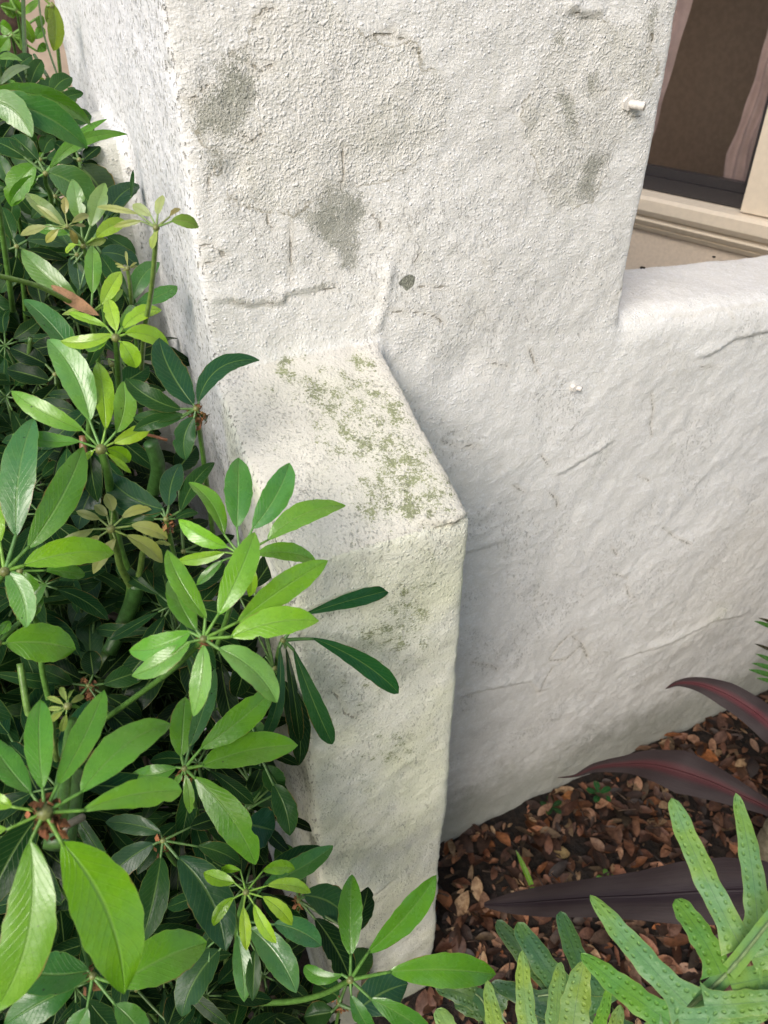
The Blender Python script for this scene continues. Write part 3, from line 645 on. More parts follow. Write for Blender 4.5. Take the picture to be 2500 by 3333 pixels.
def palm(sh, rg, hub, d, lv, col, tilt=.18, droop=.012, young=False, stem=None, srad=.0022, prad=.0011, bracts=0, nh=None):
    """one compound leaf: hub at a pixel and distance, leaflets drawn base -> tip in the leaf's own tilted plane"""
    hx, hy = rg(*hub); H = at(hx, hy, d); n0 = unit(TOC(H) * 1.0 + UP * tilt) if nh is None else unit(nh)
    sc = (rg(1, 0)[0] - rg(0, 0)[0]); HUBS.append((hx, hy, d))
    pm = MB(); blades = []
    for e in lv:
        bx, by, tx, ty, wd = e[:5]; o = e[5] if len(e) > 5 else {}
        rr = o.get('rg', rg); b_ = rr(bx, by); t_ = o.get('trg', rr)(tx, ty)
        n1 = unit(n0 + np.array([random.uniform(-.10, .10) for _ in range(3)]))
        B = on(*b_, H, n1); T_ = on(*t_, H, n1)
        for nm in ('B', 'T'):
            X = B if nm == 'B' else T_; dd = depth_of(X); lim = d * (.12 if nm == 'B' else .26)
            dd = min(max(dd, d - lim), d + lim); xy = b_ if nm == 'B' else t_
            if nm == 'B': B = at(*xy, dd)
            else: T_ = at(*xy, dd + droop * random.uniform(.3, 1.6) + o.get('dz', 0))
        hw = wd * sc / F * (depth_of(B) + depth_of(T_)) / 2 * .5
        bend = o.get('bend', 0) * sc / F * d
        c = jit(o.get('c', col)); L = np.linalg.norm(T_ - B)
        V, Fc, UV = blade(B, T_, n1 * 1.0 + UP * .1, hw, bend, o.get('arch', random.uniform(.03, .12)), o.get('fold', random.uniform(.22, .48)), o.get('roll', random.uniform(-.38, .38)), o.get('blunt', False), random.random())
        blades.append((V, Fc, UV, c, o.get('young', young)))
        mid = (H + B) / 2 - n1 * .04 * np.linalg.norm(B - H)
        r0 = prad * (d / .7) * (1.0 + hw / .03)
        Tp, Tf = tube(bez(H, mid, B + unit(T_ - B) * hw * .15, 7), np.linspace(r0, r0 * .72, 7), 6)
        pm.add(Tp, Tf, tint=jit(o.get('pc', tuple(.5 * np.array(STEMC) + .5 * np.array(c))), .05))
    # petiole running down and back into the shrub
    if stem is None:
        e = H - UP * random.uniform(.12, .22) - n0 * .10 + np.array([random.uniform(-.05, .0), random.uniform(.0, .05), 0])
        sp_ = bez(H, H - n0 * .05 - UP * .03, e, 9)
    else:
        sp_ = smooth_path([H] + [at(*q_[:2], q_[2]) for q_ in stem], 6)
    Tp, Tf = tube(sp_, np.linspace(srad, srad * 1.35, len(sp_)), 7); pm.add(Tp, Tf, tint=(.10, .22, .04) if not young else (.17, .27, .06))
    hb, hf = tube([H - n0 * srad * 1.5, H - n0 * srad * .5, H + n0 * srad * .7, H + n0 * srad * 1.1], np.array([.9, 1.5, 1.2, .3]) * srad, 8); pm.add(hb, hf, tint=(.20, .22, .07))
    po = pm.build('palmate_leaf', M_STEM, sh, origin=H)
    for V, Fc, UV, c, yg in blades:
        obj('leaflet', V, Fc, M_YOUNG if yg else M_LEAF, po, uv=UV, tint=c)
    if bracts:
        bm_ = MB()
        for _ in range(bracts):
            p = H - n0 * .004 + np.array([random.gauss(0, .0038), random.gauss(0, .0038), random.gauss(-.006, .007)])
            ax = unit(np.array([random.gauss(0, 1) for _ in range(3)])); sdv = unit(np.cross(ax, [random.gauss(0, 1) for _ in range(3)])); L = random.uniform(.002, .006)
            nn = np.cross(ax, sdv)
            bm_.add([p - ax * L, p + sdv * L * .5 + nn * .0006, p + ax * L, p - sdv * L * .5 - nn * .0006, p + nn * .001], [(0, 1, 4), (1, 2, 4), (2, 3, 4), (3, 0, 4), (0, 3, 2, 1)], tint=jit((.26, .115, .045), .3))
        bm_.build('bud_scales', M_BARK, po, smooth=False)
    return H
def shrub(label, px, py, d, z=0.0):
    p = at(px, py, d); return thing('schefflera_shrub', label, 'shrub', (p[0], p[1], float(gz(p[0], p[1])[0]) + z), 'glossy leaved shrubs growing against the wall')

SHR = {}
SHR['tl'] = shrub('shrub with long broad drooping leaves at the top, beside the pier edge', 60, 560, .8)
SHR['yg'] = shrub('shrub with pale yellow-green and bronze new shoots beside the pier', 330, 900, .85)
SHR['le'] = shrub('shrub with long shiny upright leaflets cut off by the left picture edge at half height', 60, 1900, .75)
SHR['dk'] = shrub('shaded shrub with dark green leaves touching the left corner of the buttress shoulder', 600, 1450, .85)
SHR['fr'] = shrub('bright green shrub leaning in front of the buttress with dark leaves spread across its face', 700, 2080, .75)
SHR['bl'] = shrub('nearest shrub with very large bright leaves and a rusty bud, bottom left corner', 150, 2700, .62)
SHR['bm'] = shrub('small leaved shrub at the buttress foot, two upright leaflets against the white', 950, 3000, .9)
SHR['bg'] = shrub('sunlit distant shrub with thin stems behind the hedge, top left corner', 60, 150, 1.25)
o = {}
def d_(**k): return k
def xm_(y): return float(np.interp(y, [0, 300, 520, 760, 1000, 1300], [150, 250, 330, 430, 500, 600]))
# --- top left
s = SHR['tl']
palm(s, RA, (-130, 600), .60, [(-80,560,550,752,120,d_(bend=-62,c=CM,dz=.03)), (-60,600,522,890,200,d_(bend=-48,c=(.05,.17,.035),roll=.2)), (-120,600,193,824,170,d_(bend=-66,c=(.12,.27,.08),dz=-.02))], CM)
palm(s, RA, (272,1042), .80, [(300,1010,762,806,66,d_(bend=-60)), (298,1000,640,716,48,d_(bend=-25,dz=.01)), (232,965,72,812,110,d_(c=CD)), (215,990,68,1240,150,d_(bend=20,c=CM)), (285,1035,545,1255,190,d_(bend=-42,c=(.055,.15,.045))), (230,1060,60,1230,80,d_(bend=18)), (150,945,-30,850,130,d_(c=CD)), (310,1010,420,850,50,d_(c=CM))], CM, stem=[(150,600,.83),(165,640,.86),(175,760,.95)])
palm(s, RA, (330,620), .86, [(310,560,432,465,105,d_(c=CD,bend=-12)), (350,600,500,560,60,d_(c=CD))], CD, stem=[(185,380,.9),(200,520,.98)])
palm(s, RA, (475,960), .90, [(500,960,600,880,90,d_(c=CK)), (490,980,590,1000,60,d_(c=CK)), (480,1000,640,1220,200,d_(c=(.05,.085,.05),bend=-20)), (440,950,330,860,80,d_(c=CK)), (455,920,560,740,80,d_(c=CD))], CK)
palm(s, RA, (100, 1480), .84, [(160,1440,395,1475,85,d_(c=(.04,.09,.045),bend=-15)), (60,1500,-60,1400,110,d_(c=CD)), (150,1500,390,1560,60,d_(c=CK)), (100,1540,60,1700,120,d_(c=CK)),(80,1440,10,1240,100,d_(c=CD))], CD)
# --- yellow-green shoots
s = SHR['yg']
palm(s, RA, (405,1360), .70, [(365,1348,220,1232,42), (392,1285,388,1183,46,d_(c=CPY)), (432,1337,532,1294,42), (448,1352,514,1357,22,d_(c=CPY)), (422,1378,460,1465,45,d_(c=CPY)), (350,1378,276,1455,48), (278,1358,123,1411,58)], CP, young=True, stem=[(245,760,.73),(270,790,.76),(285,860,.82)], srad=.0016, prad=.0007)
palm(s, RA, (500,1475), .76, [(395,1352,156,1160,96,d_(bend=-12,c=(.16,.25,.08))), (485,1345,435,1078,104,d_(c=(.14,.26,.07))), (542,1362,630,1100,106,d_(c=(.20,.32,.10))), (575,1425,757,1330,86,d_(bend=-12,c=CL)), (530,1475,636,1432,62,d_(c=(.20,.28,.07))), (410,1405,222,1380,66,d_(c=CM)), (458,1468,392,1512,52,d_(c=CL))], CL, stem=[(290,840,.78),(330,960,.84),(350,1100,.9)])
palm(s, RA, (936,1366), .585, [(832,1285,584,1243,40,d_(bend=-8)), (908,1297,796,1230,62,d_(c=(.34,.40,.16))), (946,1290,974,1172,68,d_(c=(.36,.42,.18))), (1018,1302,1078,1252,68,d_(c=CPY,blunt=True)), (1028,1327,1192,1366,78,d_(bend=-14,c=(.24,.38,.06))), (850,1327,683,1362,38,d_(c=CP)), (948,1375,908,1492,86,d_(c=(.30,.40,.08),blunt=True))], CP, young=True, stem=[(504,820,.60),(492,950,.64),(470,1080,.70),(460,1200,.78)], srad=.0019, prad=.0010, nh=N*.8+UP*.55-D*.3)
palm(s, RA, (545,1880), .72, [(470,1802,133,1500,138,d_(bend=-22,c=(.12,.26,.05))), (555,1762,558,1475,100,d_(c=(.15,.33,.06))), (608,1830,726,1630,92,d_(c=CL)), (620,1840,736,1740,66,d_(c=CL,bend=-6)), (520,1840,372,1888,42,d_(c=(.30,.42,.07),bend=-6))], CB, stem=[(310,1100,.78),(330,1250,.86)])
palm(s, RA, (693,2027), .66, [(700,1988,650,1802,88,d_(c=CL)), (735,1972,970,1860,100,d_(bend=-22)), (750,2002,1012,2096,115,d_(bend=-34)), (725,2050,815,2208,112,d_(bend=-10)), (652,2022,507,2085,88,d_(bend=-16)), (672,2005,365,2048,88,d_(bend=-34)), (640,1960,415,1876,58,d_(bend=-6)), (735,1960,830,1850,60,d_(c=CM,dz=.02))], (.25,.46,.03), tilt=.35, stem=[(383,1160,.69),(388,1260,.75),(395,1420,.85)], srad=.0028)
palm(s, RA, (765,1612), .70, [(765,1590,755,1508,17), (750,1605,692,1583,14), (752,1612,700,1600,14), (780,1602,822,1577,14), (782,1610,828,1598,14), (768,1615,790,1630,12), (758,1618,735,1628,12)], CP, young=True, stem=[(424,930,.72),(428,990,.76),(430,1080,.85)], srad=.0018, prad=.0006)
palm(s, RA, (792,1842), .76, [(792,1805,958,1575,112,d_(bend=-26,c=(.055,.17,.045))), (822,1822,1062,1718,112,d_(bend=16,c=(.06,.20,.035),roll=.3)), (770,1790,600,1530,100,d_(c=CD,dz=.02)), (830,1850,730,1990,100,d_(c=CM))], CM, prad=.001)
palm(s, RA, (525,2240), .70, [(490,2200,142,1796,150,d_(bend=22,c=(.05,.17,.04),roll=-.25)), (530,2200,640,1960,80,d_(c=CD))], CM, srad=.003)
palm(s, RA, (560,1440), .88, [(640,1300,835,1112,150,d_(bend=-25,c=(.03,.075,.04))), (600,1520,832,1602,120,d_(bend=-30,c=(.03,.08,.045))), (480,1745,452,1520,112,d_(c=(.04,.10,.06))), (250,1830,210,1640,110,d_(c=CK)), (790,1180,800,1020,26,d_(c=CD))], CK)
palm(s, RB, (605,668), .66, [(540,498,287,8,185,d_(bend=42,c=(.13,.30,.07),roll=.15)), (636,548,590,148,128,d_(bend=14,c=CL)), (700,568,738,262,138,d_(bend=26,c=(.16,.36,.06))), (680,630,916,510,92,d_(bend=14,c=CL)), (502,556,70,318,124,d_(bend=-28,c=(.15,.36,.04))), (480,622,72,578,112,d_(bend=-24,c=(.12,.32,.035))), (640,668,777,748,84,d_(bend=-18)), (645,695,786,811,48), (565,672,478,742,42,d_(bend=-8))], CB, stem=[(350,1540,.68),(365,1640,.72),(388,1780,.76),(425,1920,.80),(370,2080,.84)], srad=.0036)
palm(s, RB, (665,1146), .68, [(600,1088,458,1040,52), (645,1068,568,1004,56), (674,1042,634,938,72,d_(bend=8)), (732,1082,910,1030,62,d_(bend=-20)), (785,1126,1005,1205,86,d_(bend=-16,c=(.30,.34,.09))), (758,1185,975,1348,96,d_(bend=-14,c=(.31,.36,.09))), (560,1147,373,1208,54,d_(bend=-14)), (600,1190,530,1235,44), (695,1205,560,1415,74,d_(bend=10)), (470,1370,402,1390,1,d_())][:9], CP, young=True, stem=[(380,1790,.72),(395,1850,.75),(432,1920,.80)], srad=.0030)
palm(s, RB, (893,1216), .71, [(928,1183,1047,1163,26), (928,1226,1027,1243,26), (900,1200,985,1160,20), (880,1200,860,1170,16)], CP, young=True, stem=[(465,1800,.73),(455,1860,.77),(433,1920,.80)], srad=.0026, prad=.0006)
palm(s, RB, (672,160), .72, [(675,185,650,130,22), (690,180,690,150,18), (680,205,650,215,16)], CP, young=True, stem=[(385,1240,.75),(400,1330,.8)], srad=.002, prad=.0006)
# --- left edge
s = SHR['le']
palm(s, RB, (28,1402), .60, [(96,1192,203,486,216,d_(bend=-26,c=(.06,.19,.05),roll=.25)), (168,1265,498,655,192,d_(bend=34,c=(0.102,0.271,0.032),roll=-.2)), (142,1365,686,1292,182,d_(bend=-26,c=CB)), (38,1396,157,1738,152,d_(bend=-34,c=(.14,.33,.07))), (0,1230,-70,880,120)], CB, stem=[(-40,1950,.64),(-120,2150,.75)], srad=.003, prad=.0016)
palm(s, RB, (120,1400), .68, [(130,1400,165,1692,165,d_(bend=-20,c=(0.102,0.260,0.021))), (180,1340,260,1200,60,d_(c=CD)), (270,1395,508,1420,110,d_(c=CM)), (275,1470,105,1700,110,d_(c=(.08,.22,.03)))], CM)
palm(s, RB, (-10,1830), .62, [(30,1832,452,1872,236,d_(bend=-18,c=(0.116,0.295,0.021))), (0,1780,60,1700,60,d_(c=CM))], CB, stem=[(110,2010,.66),(140,2200,.70),(190,2400,.74)])
palm(s, RB, (540,2010), .82, [(545,2005,538,1632,158,d_(c=(.04,.10,.05))), (592,1400,428,1722,158,d_(c=(.035,.085,.05))), (250,1990,10,1760,120,d_(c=CK)), (500,2060,190,1900,130,d_(c=CK)), (600,2050,800,1850,120,d_(c=CK))], CK)
palm(s, RB, (690,1480), .86, [(650,1440,610,1280,90,d_(c=CK)), (720,1440,870,1290,120,d_(c=CK)), (640,1540,470,1650,110,d_(c=CK)), (1032,1640,632,1605,108,d_(bend=-12,c=(.05,.15,.03)))], CD)
palm(s, RC, (405,182), .56, [(400,150,363,68,38), (410,140,445,90,32), (425,165,502,118,40), (420,190,480,190,34,d_(c=CM)), (380,172,282,130,32,d_(bend=6)), (375,195,284,200,30), (375,215,302,272,36), (398,230,372,335,44)], (.24,.33,.06), young=True, stem=[(170,2350,.62),(190,2500,.70)], srad=.0022, prad=.0008)
# --- dark shrub at the corner
s = SHR['dk']
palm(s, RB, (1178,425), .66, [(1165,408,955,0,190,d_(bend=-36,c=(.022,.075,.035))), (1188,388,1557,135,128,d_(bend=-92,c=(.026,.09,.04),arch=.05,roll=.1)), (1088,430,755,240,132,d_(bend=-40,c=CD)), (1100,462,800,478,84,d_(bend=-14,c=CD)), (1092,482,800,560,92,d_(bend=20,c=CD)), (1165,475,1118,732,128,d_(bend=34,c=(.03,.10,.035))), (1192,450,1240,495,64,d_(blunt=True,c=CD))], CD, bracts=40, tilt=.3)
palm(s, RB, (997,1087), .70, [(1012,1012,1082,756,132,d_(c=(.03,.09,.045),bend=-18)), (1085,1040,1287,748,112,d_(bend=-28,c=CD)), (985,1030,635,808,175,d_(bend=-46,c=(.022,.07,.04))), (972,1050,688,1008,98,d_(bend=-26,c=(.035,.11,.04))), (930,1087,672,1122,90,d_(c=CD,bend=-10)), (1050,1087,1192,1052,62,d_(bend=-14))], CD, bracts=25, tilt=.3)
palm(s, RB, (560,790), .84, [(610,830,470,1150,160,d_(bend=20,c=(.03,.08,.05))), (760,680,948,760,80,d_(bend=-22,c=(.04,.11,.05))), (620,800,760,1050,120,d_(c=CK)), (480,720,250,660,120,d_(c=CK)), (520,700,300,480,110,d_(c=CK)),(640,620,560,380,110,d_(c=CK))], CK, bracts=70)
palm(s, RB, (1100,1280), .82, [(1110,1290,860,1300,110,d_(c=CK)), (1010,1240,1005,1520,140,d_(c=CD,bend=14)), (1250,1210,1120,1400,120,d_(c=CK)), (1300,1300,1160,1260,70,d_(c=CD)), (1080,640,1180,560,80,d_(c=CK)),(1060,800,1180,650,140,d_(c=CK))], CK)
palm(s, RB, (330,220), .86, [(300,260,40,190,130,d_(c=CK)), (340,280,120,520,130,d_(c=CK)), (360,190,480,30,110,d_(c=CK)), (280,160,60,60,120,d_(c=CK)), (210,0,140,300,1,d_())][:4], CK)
# --- bright shrub in front of the buttress
s = SHR['fr']
palm(s, RB, (1440,1300), .62, [(1421,1140,1432,720,170,d_(c=(.08,.25,.045))), (40,592,262,198,168,d_(rg=RD,bend=30,c=(.07,.24,.05),roll=-.2)), (1346,1182,1133,868,128,d_(bend=34,c=(0.131,0.330,0.025))), (1366,1256,1073,1092,112,d_(bend=-20,c=(.17,.40,.03))), (1352,1286,1063,1338,76,d_(bend=-14,c=CB)), (128,662,598,455,152,d_(rg=RD,bend=-42,c=(0.160,0.354,0.032))), (52,747,418,790,130,d_(rg=RD,bend=-28,c=(0.145,0.354,0.028))), (1337,1335,1180,1482,62,d_(c=CM)), (1495,1350,1495,1552,70,d_(c=CB,bend=-14))], CB, prad=.0011, nh=N*.75+UP*.75-D*.1)
palm(s, RB, (1220,1806), .55, [(1237,1682,1005,1272,136,d_(bend=-26,c=(.15,.37,.03))), (1178,1757,1030,1440,158,d_(bend=-22,c=(.13,.33,.045))), (1310,1662,1528,1168,172,d_(bend=26,c=(.17,.40,.03))), (-52,1157,493,784,172,d_(rg=RD,bend=-12,c=(.17,.40,.03))), (-88,1242,440,1143,188,d_(rg=RD,bend=-32,c=(.18,.42,.025))), (1312,1862,1660,2188,196,d_(bend=-36,c=(.18,.38,.09))), (1222,1842,1160,2270,132,d_(bend=-22,c=(.17,.37,.07))), (1145,1760,778,1872,152,d_(bend=-44,c=(.12,.34,.03))), (1145,1822,792,2028,132,d_(bend=-26,c=(.15,.36,.045)))], CB, prad=.0014, bracts=10, stem=[(560,2180,.60),(440,2270,.68),(330,2350,.76)], srad=.0022)
palm(s, RD, (225,1262), .74, [(350,1106,864,962,152,d_(bend=-20,blunt=True,c=(.018,.085,.030))), (395,1246,918,1578,190,d_(bend=-36,blunt=True,c=(.018,.09,.026))), (285,1310,520,1884,178,d_(bend=22,blunt=True,c=(.022,.09,.030))), (202,1296,100,1872,132,d_(bend=-30,blunt=True,c=(.026,.085,.035))), (240,1300,325,1865,110,d_(blunt=True,c=CK,bend=14)), (235,1620,345,2010,150,d_(blunt=False,c=(.02,.07,.03),bend=-30))][:5], CD, nh=N*.9+UP*.45, droop=.004, prad=.0013)
palm(s, RD, (170,1430), .80, [(220,1500,320,2010,140,d_(c=CK,bend=-40)), (120,1350,60,1500,100,d_(c=CK)), (40,950,230,660,130,d_(c=CK,dz=.02)), (100,1100,210,1010,80,d_(c=CK)), (0,1350,-60,1600,140,d_(c=CK)), (-40,1000,60,1050,90,d_(c=CK))], CK, nh=N*.9+UP*.45)
palm(s, RC, (1107,556), .66, [(1086,487,1112,128,160,d_(c=(0.102,0.260,0.021))), (1204,436,1645,72,170,d_(bend=26,c=(0.116,0.295,0.021))), (1135,432,1290,-40,110,d_(bend=10,c=(.05,.15,.045))), (1208,541,1788,416,200,d_(bend=-26,c=(0.131,0.342,0.021))), (1165,606,1532,1134,206,d_(bend=-38,c=(0.116,0.295,0.028))), (1062,547,795,586,112,d_(bend=-28,c=CM)), (1112,590,1138,826,66,d_(bend=-12,c=(.15,.32,.05))), (1092,588,1050,650,40,d_(c=CM))], CB, bracts=22, prad=.0013)
palm(s, RC, (1500,640), .84, [(1500,560,1560,370,110,d_(c=CK)), (1440,720,1660,740,160,d_(c=CK)), (1560,640,1640,820,130,d_(c=CK)), (1400,800,1590,1130,180,d_(c=CK)), (1330,430,1250,240,100,d_(c=CD)), (1420,460,1400,220,100,d_(c=CK))], CK)
palm(s, RC, (1560,480), .80, [(1590,540,1690,700,130,d_(c=CD)), (1640,650,1740,960,140,d_(c=CD,bend=-20)), (1560,560,1500,700,90,d_(c=CK)), (1500,250,1560,390,110,d_(c=(.05,.14,.04)))], CD)
# --- bottom left
s = SHR['bl']
palm(s, RC, (268,818), .47, [(256,680,244,144,166,d_(bend=-8,c=(0.102,0.295,0.021),roll=.1)), (346,657,623,86,172,d_(bend=22,c=(0.102,0.295,0.021))), (486,702,1024,290,240,d_(bend=-46,c=(0.116,0.319,0.025),roll=.15)), (491,812,1090,690,270,d_(bend=-34,c=(0.145,0.342,0.032),blunt=True,roll=.1)), (187,704,-60,370,160,d_(bend=-20,c=(0.087,0.260,0.021))), (72,787,-90,730,90), (42,922,-90,990,100), (181,988,-30,2010,300,d_(bend=-110,c=(0.145,0.342,0.032))), (371,997,748,1908,380,d_(bend=-78,c=(0.160,0.389,0.015),arch=.04,fold=.16,roll=.15))], CB, prad=.0015, bracts=130, stem=[(195,2680,.50),(215,2500,.56),(235,2350,.62)], srad=.0038, droop=.02, tilt=.25)
palm(s, RC, (556,1802), .56, [(540,1768,62,1742,250,d_(bend=-34,c=(.045,.16,.03))), (456,1862,28,2100,200,d_(bend=14,c=(.05,.18,.03))), (526,1992,420,2200,140,d_(c=(.06,.20,.03))), (690,1972,880,2200,150,d_(bend=-10,c=(.08,.24,.04))), (700,1862,1238,1604,270,d_(bend=-20,c=(0.131,0.319,0.021)))], CM, prad=.0013, bracts=14, stem=[(270,3050,.62),(255,2900,.70)])
palm(s, RC, (978,988), .72, [(965,942,632,880,112,d_(bend=16,c=(.035,.09,.04))), (925,1006,608,1262,150,d_(bend=24,c=(.035,.09,.045))), (966,1082,850,1592,184,d_(bend=-14,c=CD)), (1066,1086,1352,1648,250,d_(bend=-54,c=(.025,.08,.035))), (1186,1022,1440,1130,110,d_(bend=-16,c=CD)), (1140,908,1330,850,110,d_(c=CK))], CD, bracts=30)
palm(s, RC, (600,1100), .78, [(560,1120,240,990,180,d_(c=CK)), (630,1180,790,1560,150,d_(c=CD)), (520,1180,340,1400,180,d_(c=CK)), (640,1050,760,900,140,d_(c=CK)), (700,1300,520,1600,180,d_(c=CK))], CK, bracts=80)
palm(s, RC, (530,60), .76, [(440,50,240,-40,110,d_(c=CD)), (620,50,900,-40,130,d_(c=CD)), (470,140,-60,250,160,d_(c=CD,bend=-30)), (600,170,860,420,120,d_(c=CK)), (640,120,850,250,110,d_(c=CK)), (560,0,540,-150,120,d_(c=CK))], CK, bracts=110)
palm(s, RC, (820,1880), .80, [(560,1900,970,1940,240,d_(c=CK)), (880,1700,700,1400,150,d_(c=CK)), (900,1560,980,1330,100,d_(c=CK)), (1010,2100,1100,1850,160,d_(c=CK))], CK)
palm(s, RC, (150,1350), .74, [(170,1370,330,1600,160,d_(c=CK)), (120,1440,60,1700,150,d_(c=CK)), (200,1300,380,1350,130,d_(c=CK)), (60,960,330,1200,170,d_(c=(.035,.11,.04)))], CK)
# --- bottom middle
s = SHR['bm']
palm(s, RC, (1476,1298), .66, [(1408,1240,1224,1180,88,d_(bend=-10,c=CB)), (1445,1168,1330,1150,52,d_(bend=-10,c=CB)), (100,800,296,790,82,d_(rg=RE,bend=-12,c=CB)), (130,888,390,932,82,d_(rg=RE,bend=-18,c=CL)), (102,956,279,1128,84,d_(rg=RE,bend=-12,c=CL)), (50,1002,182,1234,76,d_(rg=RE,bend=12,c=CL)), (1460,1387,1480,1648,72,d_(c=CL)), (1402,1332,1283,1500,70,d_(bend=16,c=CB))], CB, prad=.0009, stem=[(775,3000,.72),(765,3150,.82)])
palm(s, RC, (1428,1470), .74, [(1425,1555,1466,1957,116,d_(bend=-12,c=(.09,.24,.06))), (22,1146,304,1534,168,d_(rg=RE,bend=-30,c=(.08,.22,.06))), (170,1120,455,1252,140,d_(rg=RE,bend=-20,c=(.05,.16,.05))), (1250,1622,1196,1852,62,d_(c=(.12,.26,.08))), (1320,1640,1092,2045,200,d_(bend=36,c=(.03,.09,.035))), (1530,1640,1515,1950,92,d_(c=CD)), (105,890,524,652,132,d_(rg=RE,bend=22,c=(.055,.19,.04)))], CM, prad=.001, bracts=20)
palm(s, RE, (628,1456), .80, [(630,1312,639,824,146,d_(bend=-10,c=(0.087,0.260,0.021))), (732,1292,1145,828,168,d_(bend=24,c=(0.102,0.283,0.025))), (582,1422,352,1372,135,d_(bend=-38,c=(0.087,0.260,0.021),blunt=True)), (860,1406,1500,1424,198,d_(bend=-18,c=(0.094,0.271,0.021))), (630,1546,770,1790,100,d_(bend=12,c=(.06,.20,.035))), (748,1568,1120,1810,130,d_(bend=-18,c=(.075,.23,.03)))], CM, prad=.0013, stem=[(1060,3232,.86),(960,3258,.90),(830,3262,.94),(700,3240,1.0)], srad=.0030, nh=N*.4+UP*.8)
palm(s, RE, (318,978), .92, [(345,950,625,1115,190,d_(bend=-40,c=(.028,.085,.035))), (415,1085,640,1500,170,d_(bend=-18,c=CK)), (640,1180,735,900,130,d_(c=CK,bend=10)), (300,900,190,640,120,d_(c=CD)), (360,880,230,640,90,d_(c=CD))], CD, bracts=30, prad=.001)
palm(s, RE, (560,1600), .98, [(660,1650,975,1480,220,d_(c=(.02,.07,.04),bend=-20)), (560,1560,410,1470,160,d_(c=CD)), (520,1650,350,1680,140,d_(c=CD)), (620,1440,745,1270,150,d_(c=CD))], CD, bracts=30)
palm(s, RE, (0,440), .80, [(0,360,186,384,110,d_(c=(.03,.10,.035))), (0,520,170,560,230,d_(c=(.02,.075,.04))), (90,330,150,180,110,d_(c=CD)), (180,330,245,470,120,d_(c=(.022,.08,.035))), (60,250,200,210,90,d_(c=CK)), (200,250,245,520,100,d_(c=CK))], CD)
# --- leaves closing the gap in front of the left garden wall
s = SHR['tl']
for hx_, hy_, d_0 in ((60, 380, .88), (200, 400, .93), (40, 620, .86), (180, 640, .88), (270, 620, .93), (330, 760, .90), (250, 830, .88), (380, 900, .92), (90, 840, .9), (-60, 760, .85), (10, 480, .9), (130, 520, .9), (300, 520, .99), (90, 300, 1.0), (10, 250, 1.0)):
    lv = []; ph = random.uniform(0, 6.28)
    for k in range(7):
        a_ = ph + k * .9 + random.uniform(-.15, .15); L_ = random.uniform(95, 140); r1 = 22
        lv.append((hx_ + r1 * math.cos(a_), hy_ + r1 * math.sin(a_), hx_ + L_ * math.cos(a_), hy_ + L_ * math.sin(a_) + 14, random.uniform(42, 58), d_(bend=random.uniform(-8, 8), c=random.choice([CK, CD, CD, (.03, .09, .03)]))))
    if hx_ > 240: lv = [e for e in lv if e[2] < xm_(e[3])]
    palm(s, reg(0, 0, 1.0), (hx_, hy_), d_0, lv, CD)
# --- far lit shrub, top left
s = SHR['bg']
lit_ = (.12, .27, .03)
palm(s, RH, (180,120), 1.15, [(110,-20,250,180,150,d_(c=lit_)), (0,60,150,200,130,d_(c=lit_,bend=-30)), (250,170,430,0,90,d_(c=lit_)), (260,190,350,470,110,d_(c=(.14,.30,.03)))], lit_, tilt=0, prad=.0012)
palm(s, RH, (560,60), 1.0, [(560,20,575,550,170,d_(c=(.13,.20,.02),bend=-40)), (500,60,610,350,130,d_(c=(.12,.20,.02))), (480,0,560,-60,60)], (.13,.2,.02), tilt=0)
palm(s, RH, (-30,640), .95, [(-20,640,240,660,80,d_(bend=-30,c=(.16,.36,.07))), (0,920,325,722,90,d_(bend=-32,c=(.14,.22,.12))), (-40,960,95,960,50,d_(c=lit_))], lit_)
palm(s, RH, (215,890), 1.0, [(230,900,275,975,80,d_(c=CL)), (300,840,500,880,46,d_(bend=-14,c=CL)), (290,790,415,775,36,d_(bend=-10)), (205,830,205,760,50), (180,900,50,930,90,d_(c=CM)), (170,860,120,800,50)], lit_, prad=.0007, tilt=.1)
palm(s, RH, (130,380), 1.2, [(130,350,0,260,150,d_(c=CM)), (150,380,270,380,90,d_(c=lit_)), (100,400,-20,560,160,d_(c=CM)), (250,560,200,400,80,d_(c=lit_)), (400,560,500,480,80,d_(c=CM)), (380,200,480,260,120,d_(c=lit_)), (390,420,470,300,100,d_(c=CM))], CM, tilt=0)
